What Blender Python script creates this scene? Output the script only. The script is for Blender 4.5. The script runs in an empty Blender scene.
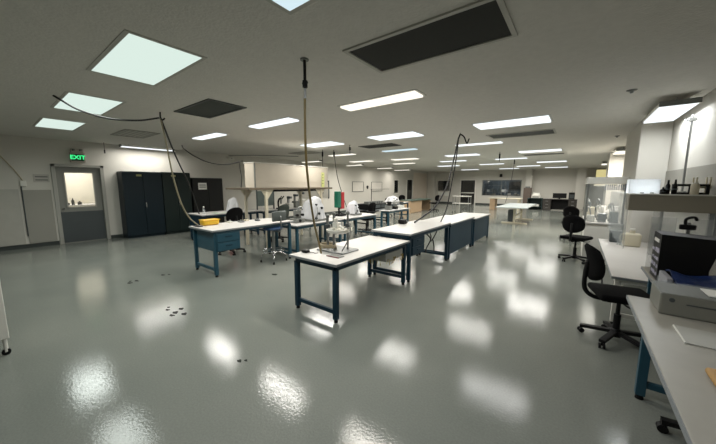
import bpy, bmesh, math, random
from mathutils import Vector, Matrix
random.seed(7)
PI = math.pi
C = bpy.context.scene.collection
sc = bpy.context.scene

# ------------------------------------------------------------------ helpers
def lin(c):
    o = []
    for v in c:
        v = v / 255.0
        o.append(v / 12.92 if v <= 0.04045 else ((v + 0.055) / 1.055) ** 2.4)
    return (o[0], o[1], o[2], 1.0)

def mat(name, rgb, rough=0.5, metal=0.0, var=0.08, scale=6.0, bump=0.0, bscale=40.0, spec=0.5, trans=0.0, coat=0.0):
    m = bpy.data.materials.new(name); m.use_nodes = True
    nt = m.node_tree; b = nt.nodes['Principled BSDF']
    tc = nt.nodes.new('ShaderNodeTexCoord')
    n = nt.nodes.new('ShaderNodeTexNoise'); n.inputs['Scale'].default_value = scale; n.inputs['Detail'].default_value = 5
    nt.links.new(tc.outputs['Object'], n.inputs['Vector'])
    mx = nt.nodes.new('ShaderNodeMix'); mx.data_type = 'RGBA'
    c = lin(rgb)
    mx.inputs[6].default_value = tuple(min(1, x * (1 - var)) for x in c[:3]) + (1,)
    mx.inputs[7].default_value = tuple(min(1, x * (1 + var)) for x in c[:3]) + (1,)
    nt.links.new(n.outputs['Fac'], mx.inputs[0])
    nt.links.new(mx.outputs[2], b.inputs['Base Color'])
    b.inputs['Roughness'].default_value = rough
    b.inputs['Metallic'].default_value = metal
    b.inputs['Specular IOR Level'].default_value = spec
    if trans: b.inputs['Transmission Weight'].default_value = trans
    if coat: b.inputs['Coat Weight'].default_value = coat
    if bump:
        n2 = nt.nodes.new('ShaderNodeTexNoise'); n2.inputs['Scale'].default_value = bscale; n2.inputs['Detail'].default_value = 3
        nt.links.new(tc.outputs['Object'], n2.inputs['Vector'])
        bp = nt.nodes.new('ShaderNodeBump'); bp.inputs['Strength'].default_value = bump; bp.inputs['Distance'].default_value = 0.01
        nt.links.new(n2.outputs['Fac'], bp.inputs['Height']); nt.links.new(bp.outputs['Normal'], b.inputs['Normal'])
    return m

def emit(name, rgb, strength):
    m = bpy.data.materials.new(name); m.use_nodes = True
    nt = m.node_tree; nt.nodes.clear()
    o = nt.nodes.new('ShaderNodeOutputMaterial'); e = nt.nodes.new('ShaderNodeEmission')
    e.inputs[0].default_value = lin(rgb); e.inputs[1].default_value = strength
    nt.links.new(e.outputs[0], o.inputs[0]); return m

def clear(name, rgb, opacity, gloss=0.1, rough=0.1):
    """thin clear sheet: mostly see-through, a little diffuse haze and gloss"""
    m = bpy.data.materials.new(name); m.use_nodes = True
    nt = m.node_tree; nt.nodes.clear()
    o = nt.nodes.new('ShaderNodeOutputMaterial')
    t = nt.nodes.new('ShaderNodeBsdfTransparent'); d = nt.nodes.new('ShaderNodeBsdfDiffuse'); g = nt.nodes.new('ShaderNodeBsdfGlossy')
    d.inputs[0].default_value = lin(rgb); g.inputs['Roughness'].default_value = rough
    m1 = nt.nodes.new('ShaderNodeMixShader'); m2 = nt.nodes.new('ShaderNodeMixShader')
    m1.inputs[0].default_value = opacity; m2.inputs[0].default_value = gloss
    nt.links.new(t.outputs[0], m1.inputs[1]); nt.links.new(d.outputs[0], m1.inputs[2])
    nt.links.new(m1.outputs[0], m2.inputs[1]); nt.links.new(g.outputs[0], m2.inputs[2])
    nt.links.new(m2.outputs[0], o.inputs[0]); return m

def BM(): return bmesh.new()

def box(bm, x0, x1, y0, y1, z0, z1, bev=0.0, seg=2):
    r = bmesh.ops.create_cube(bm, size=1.0)
    vs = r['verts']
    for v in vs:
        v.co = Vector((x0 + (v.co.x + .5) * (x1 - x0), y0 + (v.co.y + .5) * (y1 - y0), z0 + (v.co.z + .5) * (z1 - z0)))
    if bev > 0:
        es = list({e for v in vs for e in v.link_edges})
        bmesh.ops.bevel(bm, geom=es, offset=bev, segments=seg, affect='EDGES', profile=0.5)
    return bm

def cyl(bm, p0, p1, r0, r1=None, seg=14):
    p0 = Vector(p0); p1 = Vector(p1); d = p1 - p0
    if r1 is None: r1 = r0
    q = d.to_track_quat('Z', 'Y').to_matrix().to_4x4()
    bmesh.ops.create_cone(bm, cap_ends=True, segments=seg, radius1=r0, radius2=max(r1, 1e-4), depth=d.length,
                          matrix=Matrix.Translation((p0 + p1) / 2) @ q)
    return bm

def bar(bm, p0, p1, w, h=None):
    """square bar between two points"""
    if h is None: h = w
    p0 = Vector(p0); p1 = Vector(p1); d = p1 - p0
    q = d.to_track_quat('Z', 'Y').to_matrix().to_4x4()
    r = bmesh.ops.create_cube(bm, size=1.0, matrix=Matrix.Translation((p0 + p1) / 2) @ q @ Matrix.Diagonal((w, h, d.length, 1)))
    return bm

def catmull(pts, n=8):
    P = [Vector(p) for p in pts]; out = []
    for i in range(len(P) - 1):
        a = P[i - 1] if i else P[0] * 2 - P[1]; b = P[i]; c = P[i + 1]; d = P[i + 2] if i + 2 < len(P) else P[-1] * 2 - P[-2]
        for k in range(n):
            t = k / n
            out.append(.5 * ((2 * b) + (c - a) * t + (2 * a - 5 * b + 4 * c - d) * t * t + (3 * b - a - 3 * c + d) * t ** 3))
    out.append(P[-1]); return out

def tube(bm, pts, r, n=8, seg=8, smooth=True):
    P = catmull(pts, n) if smooth else [Vector(p) for p in pts]
    rings = []; prev = None
    for i, p in enumerate(P):
        t = (P[min(i + 1, len(P) - 1)] - P[max(i - 1, 0)]).normalized()
        if prev is None:
            u = t.orthogonal().normalized()
        else:
            u = (prev - t * prev.dot(t))
            u = u.normalized() if u.length > 1e-5 else t.orthogonal().normalized()
        prev = u; v = t.cross(u)
        rings.append([bm.verts.new(p + (u * math.cos(2 * PI * k / seg) + v * math.sin(2 * PI * k / seg)) * r) for k in range(seg)])
    for a, b in zip(rings[:-1], rings[1:]):
        for k in range(seg):
            f = bm.faces.new((a[k], a[(k + 1) % seg], b[(k + 1) % seg], b[k])); f.smooth = True
    bm.faces.new(rings[0][::-1]); bm.faces.new(rings[-1]); return bm

def lathe(bm, prof, c=(0, 0, 0), seg=20):
    c = Vector(c); rings = []
    for r, z in prof:
        rings.append([bm.verts.new(c + Vector((max(r, 1e-4) * math.cos(2 * PI * k / seg), max(r, 1e-4) * math.sin(2 * PI * k / seg), z))) for k in range(seg)])
    for a, b in zip(rings[:-1], rings[1:]):
        for k in range(seg):
            f = bm.faces.new((a[k], a[(k + 1) % seg], b[(k + 1) % seg], b[k])); f.smooth = True
    bm.faces.new(rings[0][::-1]); bm.faces.new(rings[-1]); return bm

def prism(bm, poly, axis, a, b):
    """extrude a 2D polygon along axis ('x': poly in y,z; 'y': poly in x,z; 'z': poly in x,y)"""
    def P(u, v, w):
        return {'x': (w, u, v), 'y': (u, w, v), 'z': (u, v, w)}[axis]
    A = [bm.verts.new(P(u, v, a)) for u, v in poly]; B = [bm.verts.new(P(u, v, b)) for u, v in poly]
    bm.faces.new(A); bm.faces.new(B[::-1])
    n = len(poly)
    for i in range(n):
        bm.faces.new((A[i], A[(i + 1) % n], B[(i + 1) % n], B[i]))
    bmesh.ops.recalc_face_normals(bm, faces=bm.faces[:]); return bm

def obj(name, bm, m, parent=None, loc=None):
    me = bpy.data.meshes.new(name)
    bm.normal_update(); bm.to_mesh(me); bm.free()
    if m is not None: me.materials.append(m)
    o = bpy.data.objects.new(name, me); C.objects.link(o)
    if parent is not None: o.parent = parent
    if loc is not None: o.location = loc
    return o

def tag(o, label=None, cat=None, group=None, kind=None):
    if label: o['label'] = label
    if cat: o['category'] = cat
    if group: o['group'] = group
    if kind: o['kind'] = kind
    return o

def thing(name, label, cat, loc=(0, 0, 0), rz=0.0, group=None):
    o = bpy.data.objects.new(name, None); C.objects.link(o)
    o.location = loc; o.rotation_euler = (0, 0, rz); o.empty_display_size = 0.1
    return tag(o, label, cat, group)

def struct(name, bm, m, parent=None):
    o = obj(name, bm, m, parent)
    if parent is None: o['kind'] = 'structure'
    return o

def dup(root, loc, rz=0.0, label=None, group=None):
    r = root.copy(); C.objects.link(r); r.location = loc; r.rotation_euler = (0, 0, rz)
    if label: r['label'] = label
    if group: r['group'] = group
    for ch in list(root.children):
        c = ch.copy(); C.objects.link(c); c.parent = r
        for g in list(ch.children):
            d = g.copy(); C.objects.link(d); d.parent = c
    return r

def smooth(o, ang=40):
    for p in o.data.polygons: p.use_smooth = True
    try: o.data.set_sharp_from_angle(angle=math.radians(ang))
    except Exception: pass
    return o

def textmesh(name, s, size, m, parent, mtx, depth=0.002):
    cu = bpy.data.curves.new(name, 'FONT'); cu.body = s; cu.size = size; cu.extrude = depth
    cu.align_x = 'CENTER'; cu.align_y = 'CENTER'; cu.offset = 0.004
    t = bpy.data.objects.new('tmp', cu); C.objects.link(t)
    dg = bpy.context.evaluated_depsgraph_get(); dg.update()
    me = bpy.data.meshes.new_from_object(t.evaluated_get(dg))
    bpy.data.objects.remove(t)
    me.materials.clear(); me.materials.append(m)
    me.transform(mtx)
    o = bpy.data.objects.new(name, me); C.objects.link(o); o.parent = parent
    return o

# ------------------------------------------------------------------ materials
WALL = mat('painted wall', (200, 197, 189), .8, var=.04, scale=.8, bump=.08, bscale=60)
CEIL = mat('textured ceiling', (204, 201, 194), .9, var=.09, scale=18, bump=.5, bscale=45)
WALLGREY = mat('grey wall board', (150, 148, 140), .7, var=.05, scale=2)
BASE = mat('dark vinyl baseboard', (52, 58, 56), .6)
WHITE = mat('white laminate', (206, 203, 199), .35, var=.05, scale=5)
WHITEM = mat('white enamel metal', (216, 214, 206), .4, var=.05)
CREAM = mat('cream enamel metal', (206, 198, 176), .45, var=.06)
BENCHTOP = mat('worn bench laminate', (160, 157, 148), .42, var=.10, scale=9)
BLUE = mat('blue bench enamel', (34, 74, 90), .4, var=.12, scale=5)
NAVY = mat('dark teal bench enamel', (16, 48, 64), .6, spec=.3, var=.10)
EDGE = mat('grey top edging', (128, 132, 134), .5)
CABNAVY = mat('dark navy cabinet enamel', (16, 32, 40), .45, spec=.25, var=.12, scale=3)
CABGREEN = mat('dark green cabinet enamel', (26, 38, 36), .45, spec=.25, var=.12, scale=3)
CABBLACK = mat('black brown cabinet enamel', (26, 27, 26), .45, spec=.25, var=.12, scale=3)
BLACK = mat('black plastic', (10, 10, 11), .5, spec=.3, var=.15)
BLACKF = mat('black fabric', (8, 8, 9), .9, spec=.15, var=.2, scale=40, bump=.2, bscale=200)
RUBBER = mat('black rubber hose', (16, 15, 14), .55)
HOSEY = mat('olive yellow air hose', (120, 104, 62), .5, var=.12)
STEEL = mat('brushed steel', (150, 152, 152), .32, metal=.9, var=.08)
CHROME = mat('chrome', (200, 202, 204), .14, metal=1.0)
GREYP = mat('grey plastic', (112, 114, 110), .5)
DKGREY = mat('dark grey paint', (66, 72, 74), .5)
DOORGREY = mat('grey door paint', (128, 128, 122), .5, var=.05)
FRAMEGREY = mat('pale grey door frame paint', (158, 157, 150), .5, var=.04)
PAPER = mat('white paper', (226, 226, 220), .8, var=.03)
INK = mat('grey ink', (96, 98, 98), .8)
YPLATE = mat('yellow green name plate', (168, 166, 112), .6)
YELLOW = mat('yellow plastic', (226, 178, 40), .4, var=.06)
REDP = mat('red plastic', (176, 42, 46), .45)
GREENP = mat('green plastic', (22, 104, 82), .45)
SEATBLUE = mat('blue vinyl seat', (30, 66, 104), .4)
SEATGREY = mat('grey vinyl back', (84, 90, 88), .45)
WOOD = mat('tan laminate wood', (176, 150, 120), .5, var=.12, scale=7)
TEAL = mat('dark teal cabinet', (30, 52, 52), .5)
BROWNCAB = mat('brown grey cabinet', (92, 80, 72), .6)
BLUEBAG = mat('blue plastic film', (28, 48, 96), .35, var=.25, scale=14, bump=.6, bscale=22)
DRAPE = mat('white dust cover cloth', (196, 197, 200), .55, var=.06, scale=9, bump=.3, bscale=14)
FILTER = mat('black filter mesh', (46, 47, 44), .9, var=.2, scale=60)
FILTERG = mat('grey filter mesh', (84, 86, 84), .9, var=.15, scale=60)
VENTW = mat('white vent metal', (176, 174, 166), .6)
TANOBJ = mat('orange tan leather', (176, 138, 84), .6)
FRINGE = mat('yellow olive wire', (150, 132, 70), .6)
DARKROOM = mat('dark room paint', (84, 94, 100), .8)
GREENTOP = mat('dark green desk top', (58, 76, 66), .5)
CLEAR = clear('clear acrylic', (200, 208, 210), .16, .06, .08)
VINYL = clear('clear vinyl curtain', (190, 200, 204), .24, .08, .2)
GLASS = clear('window glass', (60, 66, 70), .12, .10, .03)
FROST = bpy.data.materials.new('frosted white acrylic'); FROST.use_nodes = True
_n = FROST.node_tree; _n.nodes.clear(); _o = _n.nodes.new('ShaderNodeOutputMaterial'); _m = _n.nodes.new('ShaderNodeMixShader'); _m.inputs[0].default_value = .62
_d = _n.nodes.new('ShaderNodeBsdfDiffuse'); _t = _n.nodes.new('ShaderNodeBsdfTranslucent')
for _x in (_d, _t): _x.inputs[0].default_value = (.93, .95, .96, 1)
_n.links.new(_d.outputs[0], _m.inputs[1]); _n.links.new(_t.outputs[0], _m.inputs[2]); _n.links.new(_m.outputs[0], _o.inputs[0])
ROOMLIT = mat('cream room paint', (226, 220, 204), .8)

L_COOL = emit('cool diffuser', (226, 244, 234), 0.95)
L_WARM = emit('warm diffuser', (255, 250, 236), 1.25)
L_WHITE = emit('white diffuser', (246, 252, 255), 1.25)
L_BLUE = emit('bluish diffuser', (216, 238, 246), 1.0)
L_EXIT = emit('green exit legend', (70, 255, 150), 1.1)
L_YEL = emit('lit yellow glass', (240, 226, 160), .75)

def floor_mat():
    m = bpy.data.materials.new('epoxy floor'); m.use_nodes = True
    nt = m.node_tree; b = nt.nodes['Principled BSDF']; N = nt.nodes.new; K = nt.links.new
    tc = N('ShaderNodeTexCoord')
    big = N('ShaderNodeTexNoise'); big.inputs['Scale'].default_value = .55; big.inputs['Detail'].default_value = 6
    K(tc.outputs['Object'], big.inputs['Vector'])
    sp = N('ShaderNodeTexNoise'); sp.inputs['Scale'].default_value = 70; sp.inputs['Detail'].default_value = 2
    K(tc.outputs['Object'], sp.inputs['Vector'])
    r1 = N('ShaderNodeValToRGB'); r1.color_ramp.elements[0].position = .3; r1.color_ramp.elements[1].position = .7
    r1.color_ramp.elements[0].color = lin((122, 127, 121)); r1.color_ramp.elements[1].color = lin((138, 141, 134))
    K(big.outputs['Fac'], r1.inputs[0])
    mx = N('ShaderNodeMix'); mx.data_type = 'RGBA'; mx.blend_type = 'MULTIPLY'; mx.inputs[0].default_value = .30
    K(r1.outputs[0], mx.inputs[6]); K(sp.outputs['Fac'], mx.inputs[7])
    K(mx.outputs[2], b.inputs['Base Color'])
    rr = N('ShaderNodeMapRange'); rr.inputs['From Min'].default_value = .3; rr.inputs['From Max'].default_value = .7
    rr.inputs['To Min'].default_value = .07; rr.inputs['To Max'].default_value = .12
    K(big.outputs['Fac'], rr.inputs['Value']); K(rr.outputs[0], b.inputs['Roughness'])
    n2 = N('ShaderNodeTexNoise'); n2.inputs['Scale'].default_value = 60; n2.inputs['Detail'].default_value = 2
    K(tc.outputs['Object'], n2.inputs['Vector'])
    n3 = N('ShaderNodeTexNoise'); n3.inputs['Scale'].default_value = 4; n3.inputs['Detail'].default_value = 2
    K(tc.outputs['Object'], n3.inputs['Vector'])
    ad = N('ShaderNodeMath'); ad.operation = 'MULTIPLY_ADD'; ad.inputs[1].default_value = .5
    K(n3.outputs['Fac'], ad.inputs[0]); K(n2.outputs['Fac'], ad.inputs[2])
    bp = N('ShaderNodeBump'); bp.inputs['Strength'].default_value = .40; bp.inputs['Distance'].default_value = .0019
    K(ad.outputs[0], bp.inputs['Height']); K(bp.outputs['Normal'], b.inputs['Normal'])
    b.inputs['Specular IOR Level'].default_value = .28
    return m
FLOOR = floor_mat()

# ------------------------------------------------------------------ room shell
XL, XR, YB, YF, H = -10.9, 1.2, 25.0, -3.6, 2.75
T = .12
XO = 2.4     # the right wall steps out beyond Y 15
struct('floor', box(BM(), XL - 3, XO + .3, YF - .2, YB + 3, -.1, 0), FLOOR)
struct('ceiling', box(BM(), XL - 3, XO + .3, YF - .2, YB + 3, H, H + .1), CEIL)

# left wall with door opening (door_1), window_1 slot and door_2
bm = BM()
def seg_wall(bm, x0, x1, holes, ya, yb):
    """wall slab along Y with rectangular holes (y0,y1,z0,z1)"""
    y = ya
    for (a, b_, z0, z1) in sorted(holes):
        box(bm, x0, x1, y, a, 0, H)
        if z0 > 0: box(bm, x0, x1, a, b_, 0, z0)
        box(bm, x0, x1, a, b_, z1, H)
        y = b_
    box(bm, x0, x1, y, yb, 0, H)
seg_wall(bm, XL - T, XL, [(1.26, 2.17, 0, 2.06), (18.74, 19.33, 1.0, 1.93), (20.74, 21.62, 0, 2.0)], YF, YB)
struct('wall_left', bm, WALL)
# back wall with openings
bm = BM()
def seg_wall_x(bm, y0, y1, holes, xa, xb):
    x = xa
    for (a, b_, z0, z1) in sorted(holes):
        box(bm, x, a, y0, y1, 0, H)
        if z0 > 0: box(bm, a, b_, y0, y1, 0, z0)
        box(bm, a, b_, y0, y1, z1, H)
        x = b_
    box(bm, x, xb, y0, y1, 0, H)
seg_wall_x(bm, YB, YB + T, [(-10.05, -8.95, 1.08, 1.97), (-8.0, -6.85, 0, 1.98), (-6.25, -3.5, .8, 1.96), (.85, 1.45, 2.0, 2.62)], XL - T, XO)
struct('wall_back', bm, WALL)
bm = BM(); box(bm, XR, XR + T, YF, 14.5, 0, H); box(bm, XR, XO, 14.5, 14.62, 0, H); box(bm, XO, XO + T, 14.5, YB, 0, H)
struct('wall_right', bm, WALL)
struct('wall_front', box(BM(), XL - T, XR + T, YF - T, YF, 0, H), WALL)
# pilasters, chases
struct('column_1', box(BM(), -10.85, -10.2, 24.5, YB, 0, H), WALL)
struct('column_2', box(BM(), -3.15, -2.75, 24.55, YB, 0, H), WALL)
struct('column_3', box(BM(), -.16, .34, 24.3, YB, 0, H), WALL)
struct('column_4', box(BM(), .80, XR - .001, 7.25, 9.3, 0, H, .015), WALL)
struct('column_5', box(BM(), .78, XR - .001, 13.6, 14.5, 0, H, .015), WALL)
struct('trim_1', box(BM(), XL + .002, XL + .03, 21.85, 24.45, .3, 2.6, .01), mat('pale pink wall panel', (206, 194, 180), .8, var=.03))
# baseboards
bm = BM()
for a, b_ in ((YF, 1.18), (2.25, 20.66), (21.7, 24.5)): box(bm, XL, XL + .012, a, b_, 0, .1)
struct('baseboard_left', bm, BASE)
bm = BM()
for a, b_ in ((-10.2, -8.1), (-6.75, -3.15), (-2.75, -.16), (.34, XO)): box(bm, a, b_, YB - .012, YB, 0, .12)
struct('baseboard_back', bm, BASE)
struct('baseboard_right', box(BM(), XR - .012, XR, YF, 7.2, 0, .1), BASE)
# grey lower board on the right wall
struct('trim_2', box(BM(), XR - .02, XR - .001, 2.5, 7.24, .5, 1.84), WALLGREY)
# panels low on the left wall
struct('trim_3', box(BM(), XL + .001, XL + .02, -2.2, .60, .11, 1.47), mat('light wall board', (176, 174, 166), .7))
struct('trim_4', box(BM(), XL + .001, XL + .016, .66, 1.15, .11, 1.45), WALLGREY)

# --- door_1 (exit door)
bm = BM(); x0, x1 = XL - .10, XL + .035
box(bm, x0, x1, 1.19, 1.27, 0, 2.12, .006); box(bm, x0, x1, 2.16, 2.24, 0, 2.12, .006); box(bm, x0, x1, 1.19, 2.24, 2.05, 2.12, .006)
d = struct('door_1', BM() if False else bm, FRAMEGREY)
bm = BM(); xl0, xl1 = XL - .085, XL - .04
box(bm, xl0, xl1, 1.27, 1.43, 0, 2.05); box(bm, xl0, xl1, 2.0, 2.16, 0, 2.05); box(bm, xl0, xl1, 1.43, 2.0, 0, .98); box(bm, xl0, xl1, 1.43, 2.0, 1.9, 2.05)
leaf = obj('door_leaf', bm, DOORGREY, d)
obj('kick_plate', box(BM(), xl1, xl1 + .006, 1.28, 2.15, .02, .85), DKGREY, d)
bm = BM()
for a in ((1.41, 1.44, .96, 1.92), (1.99, 2.02, .96, 1.92)): box(bm, xl1, xl1 + .012, a[0], a[1], a[2], a[3])
box(bm, xl1, xl1 + .012, 1.41, 2.02, .955, .985); box(bm, xl1, xl1 + .012, 1.41, 2.02, 1.895, 1.925)
obj('glazing_bead', bm, FRAMEGREY, leaf)
obj('glass_pane', box(BM(), XL - .066, XL - .060, 1.43, 2.0, .98, 1.9), clear('door glass', (230, 228, 220), .05, .05, .02), leaf)
bm = BM(); cyl(bm, (xl1, 1.335, .95), (xl1 + .05, 1.335, .95), .012); lathe(bm, [(.0, -.028), (.022, -.02), (.028, 0), (.022, .02), (0, .028)], (xl1 + .06, 1.335, .95), 14)
obj('door_knob', bm, CHROME, leaf)
# the lit room behind the exit door
bm = BM(); box(bm, -13.5, -13.4, -.2, 4, 0, H); box(bm, -13.4, XL - T, -.3, -.2, 0, H); box(bm, -13.4, XL - T, 4, 4.1, 0, H)
struct('wall_anteroom', bm, ROOMLIT)
t = thing('shelf_counter', 'white counter seen through the exit door window', 'counter', (-12.6, 1.5, 0))
obj('counter_top', box(BM(), -.3, .3, -.9, .9, .92, .96, .005), WHITE, t)
for s in (-.85, .85): obj('counter_panel', box(BM(), -.28, .28, s - .02, s + .02, 0, .92), WHITEM, t)
for i, (y, r, h) in enumerate(((1.15, .04, .12), (1.3, .05, .1), (1.44, .03, .18), (1.62, .06, .08), (1.75, .035, .2), (1.9, .05, .11))):
    tag(obj('bottle', lathe(BM(), [(r, 0), (r, h * .65), (r * .4, h * .8), (r * .4, h)], (-12.45, y, .962), 12), BLACK),
        'small dark bottle on the counter behind the exit door window', 'bottle', 'bottles behind the exit door window')

# --- door_2 and window_1 far along the left wall
bm = BM(); box(bm, XL - .1, XL + .03, 20.66, 20.74, 0, 2.08); box(bm, XL - .1, XL + .03, 21.62, 21.7, 0, 2.08); box(bm, XL - .1, XL + .03, 20.66, 21.7, 2.0, 2.08)
d2 = struct('door_2', bm, WHITEM)
obj('dark_glass_leaf', box(BM(), XL - .08, XL - .04, 20.74, 21.62, .0, 2.0), mat('black door glass', (14, 16, 17), .12, var=.1), d2)
bm = BM()
for a in ((18.66, 18.74, .94, 2.0), (19.33, 19.41, .94, 2.0)): box(bm, XL - .1, XL + .02, *a)
box(bm, XL - .1, XL + .02, 18.66, 19.41, .92, 1.0); box(bm, XL - .1, XL + .02, 18.66, 19.41, 1.93, 2.0)
w1 = struct('window_1', bm, WHITEM)
obj('dark_pane', box(BM(), XL - .07, XL - .06, 18.74, 19.33, 1.0, 1.93), mat('dark window pane', (20, 22, 24), .1), w1)

# --- back wall windows and door
def win(name, x0, x1, z0, z1, mull=(), m=WHITEM, glass=GLASS, fr=.05):
    bm = BM(); y0, y1 = YB - .03, YB + .1
    box(bm, x0 - fr, x0, y0, y1, z0 - fr, z1 + fr); box(bm, x1, x1 + fr, y0, y1, z0 - fr, z1 + fr)
    box(bm, x0 - fr, x1 + fr, y0, y1, z0 - fr, z0); box(bm, x0 - fr, x1 + fr, y0, y1, z1, z1 + fr)
    for q in mull: box(bm, q - .025, q + .025, y0 + .03, y1, z0, z1)
    w = struct(name, bm, m)
    obj('glass_pane', box(BM(), x0, x1, YB + .04, YB + .05, z0, z1), glass, w)
    return w
win('window_2', -10.05, -8.95, 1.08, 1.97, fr=.03)
win('window_3', -6.25, -3.5, .8, 1.96, mull=(-4.85,), fr=.03, m=GREYP)
w = win('window_4', .85, 1.45, 2.0, 2.62, glass=L_YEL, fr=.03, m=CREAM)
bm = BM(); y0, y1 = YB - .03, YB + .1
box(bm, -8.08, -8.0, y0, y1, 0, 2.06); box(bm, -6.85, -6.77, y0, y1, 0, 2.06); box(bm, -8.08, -6.77, y0, y1, 1.98, 2.06)
d3 = struct('door_3', bm, WHITEM)
bm = BM(); box(bm, -8.0, -7.86, YB + .02, YB + .06, 0, 1.98); box(bm, -6.99, -6.85, YB + .02, YB + .06, 0, 1.98)
box(bm, -7.86, -6.99, YB + .02, YB + .06, 0, .35); box(bm, -7.86, -6.99, YB + .02, YB + .06, .86, 1.0); box(bm, -7.86, -6.99, YB + .02, YB + .06, 1.9, 1.98)
lf = obj('door_leaf', bm, mat('black door', (18, 19, 20), .4), d3)
bm = BM(); box(bm, -7.86, -6.99, YB + .035, YB + .045, .35, .86); box(bm, -7.86, -6.99, YB + .035, YB + .045, 1.0, 1.9)
obj('dark_pane', bm, mat('black pane', (12, 14, 15), .1), lf)
obj('push_bar', box(BM(), -7.95, -6.9, YB - .03, YB + .02, .9, .98, .01), WHITEM, lf)
# dim rooms behind the back wall windows
bm = BM(); box(bm, XL, XO, YB + 2.4, YB + 2.5, 0, H); box(bm, -6.6, -6.5, YB + T, YB + 2.4, 0, H); box(bm, -3.3, -3.2, YB + T, YB + 2.4, 0, H); box(bm, XL - .1, XL, YB + T, YB + 2.4, 0, H)
struct('wall_beyond', bm, DARKROOM)
sh = thing('storage_shelf', 'grey shelf rack seen through the long back wall window', 'shelf', (-5.6, YB + 1.6, 0))
for x in (-.75, .75):
    for y in (-.2, .2): obj('upright', box(BM(), x - .02, x + .02, y - .02, y + .02, 0, 1.9), STEEL, sh)
for z in (.45, 1.0, 1.55): obj('shelf_board', box(BM(), -.75, .75, -.2, .2, z, z + .03), STEEL, sh)
mats = [WHITEM, GREYP, DKGREY, TEAL, WHITEM, GREYP]
for i, x in enumerate((-6.15, -5.85, -5.55, -5.25, -5.0)):
    tag(obj('storage_box', box(BM(), x - .1, x + .1, YB + 1.45, YB + 1.72, 1.032, 1.22 + .08 * (i % 2), .01), mats[i]),
        ['white', 'grey', 'dark grey', 'teal', 'second white'][i] + ' box on the shelf rack behind the long window', 'box', 'boxes behind the long window')
added_room_light = [(-5.6, -4.4, YB + 1.0, YB + 1.2, 2.65, 'added light in the dim room behind the long window')]  # lamp added to lighten the view through the long window
scr = thing('wall_screen', 'large dark screen behind the long back wall window', 'screen', (-4.15, YB + 2.3, 0))
obj('screen_panel', box(BM(), -.55, .55, -.03, .03, 1.25, 1.9, .01), BLACK, scr)
obj('bracket', box(BM(), -.1, .1, .03, .1, 1.4, 1.7), STEEL, scr)
def desk_simple(name, label, x0, x1, y0, y1, h, top, leg):
    t = thing(name, label, 'table', ((x0 + x1) / 2, (y0 + y1) / 2, 0)); a = (x1 - x0) / 2; b = (y1 - y0) / 2
    obj('tabletop', box(BM(), -a, a, -b, b, h - .04, h, .006), top, t)
    for sx in (-1, 1):
        for sy in (-1, 1): obj('leg', box(BM(), sx * (a - .06) - .03, sx * (a - .06) + .03, sy * (b - .06) - .03, sy * (b - .06) + .03, 0, h - .04), leg, t)
    return t
desk_simple('side_table', 'grey table behind the long back wall window', -5.9, -3.6, YB + .5, YB + 1.0, .78, GREYP, STEEL)
for i, (x, h) in enumerate(((-5.5, .25), (-5.0, .16), (-4.4, .32), (-3.95, .2))):
    tt = thing('lab_instrument', ['tall grey', 'low black', 'upright white', 'small dark'][i] + ' instrument on the table behind the long window', 'instrument', (x, YB + .75, .78))
    obj('body', box(BM(), -.12, .12, -.12, .12, 0, h * .6, .02), [GREYP, BLACK, WHITEM, DKGREY][i], tt)
    obj('head', box(BM(), -.06, .09, -.08, .08, h * .6, h, .015), [DKGREY, GREYP, BLACK, WHITEM][i], tt)

# ------------------------------------------------------------------ ceiling lights
LAMP = 1.62
def lamp(parent, loc, sx, sy, power, col, spread=165):
    l = bpy.data.lights.new('lamp', 'AREA'); l.shape = 'RECTANGLE'; l.size = sx; l.size_y = sy
    l.energy = power * LAMP; l.color = col; l.spread = math.radians(spread)
    o = bpy.data.objects.new('lamp', l); C.objects.link(o); o.parent = parent; o.location = loc
    return o
def troffer(x, y, w, label, em, p=1.0, col=(1, .97, .9)):
    t = thing('ceiling_light', label, 'ceiling light', (x, y, H), 0, 'recessed ceiling lights')
    a, b = .60, w / 2; f = .035; dz = .008 if y < 2 else .03
    bm = BM()
    box(bm, -a - f, a + f, -b - f, -b, -.006, 0); box(bm, -a - f, a + f, b, b + f, -.006, 0)
    box(bm, -a - f, -a, -b, b, -.006, 0); box(bm, a, a + f, -b, b, -.006, 0)
    obj('frame', bm, VENTW, t)
    obj('diffuser', box(BM(), -a, a, -b, b, -dz, -.001), em, t)
    lamp(t, (0, 0, -dz - .006), 1.2, w, 34 * w / .55 * p, col)
    return t
cool = (.93, 1.0, .94)
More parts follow.
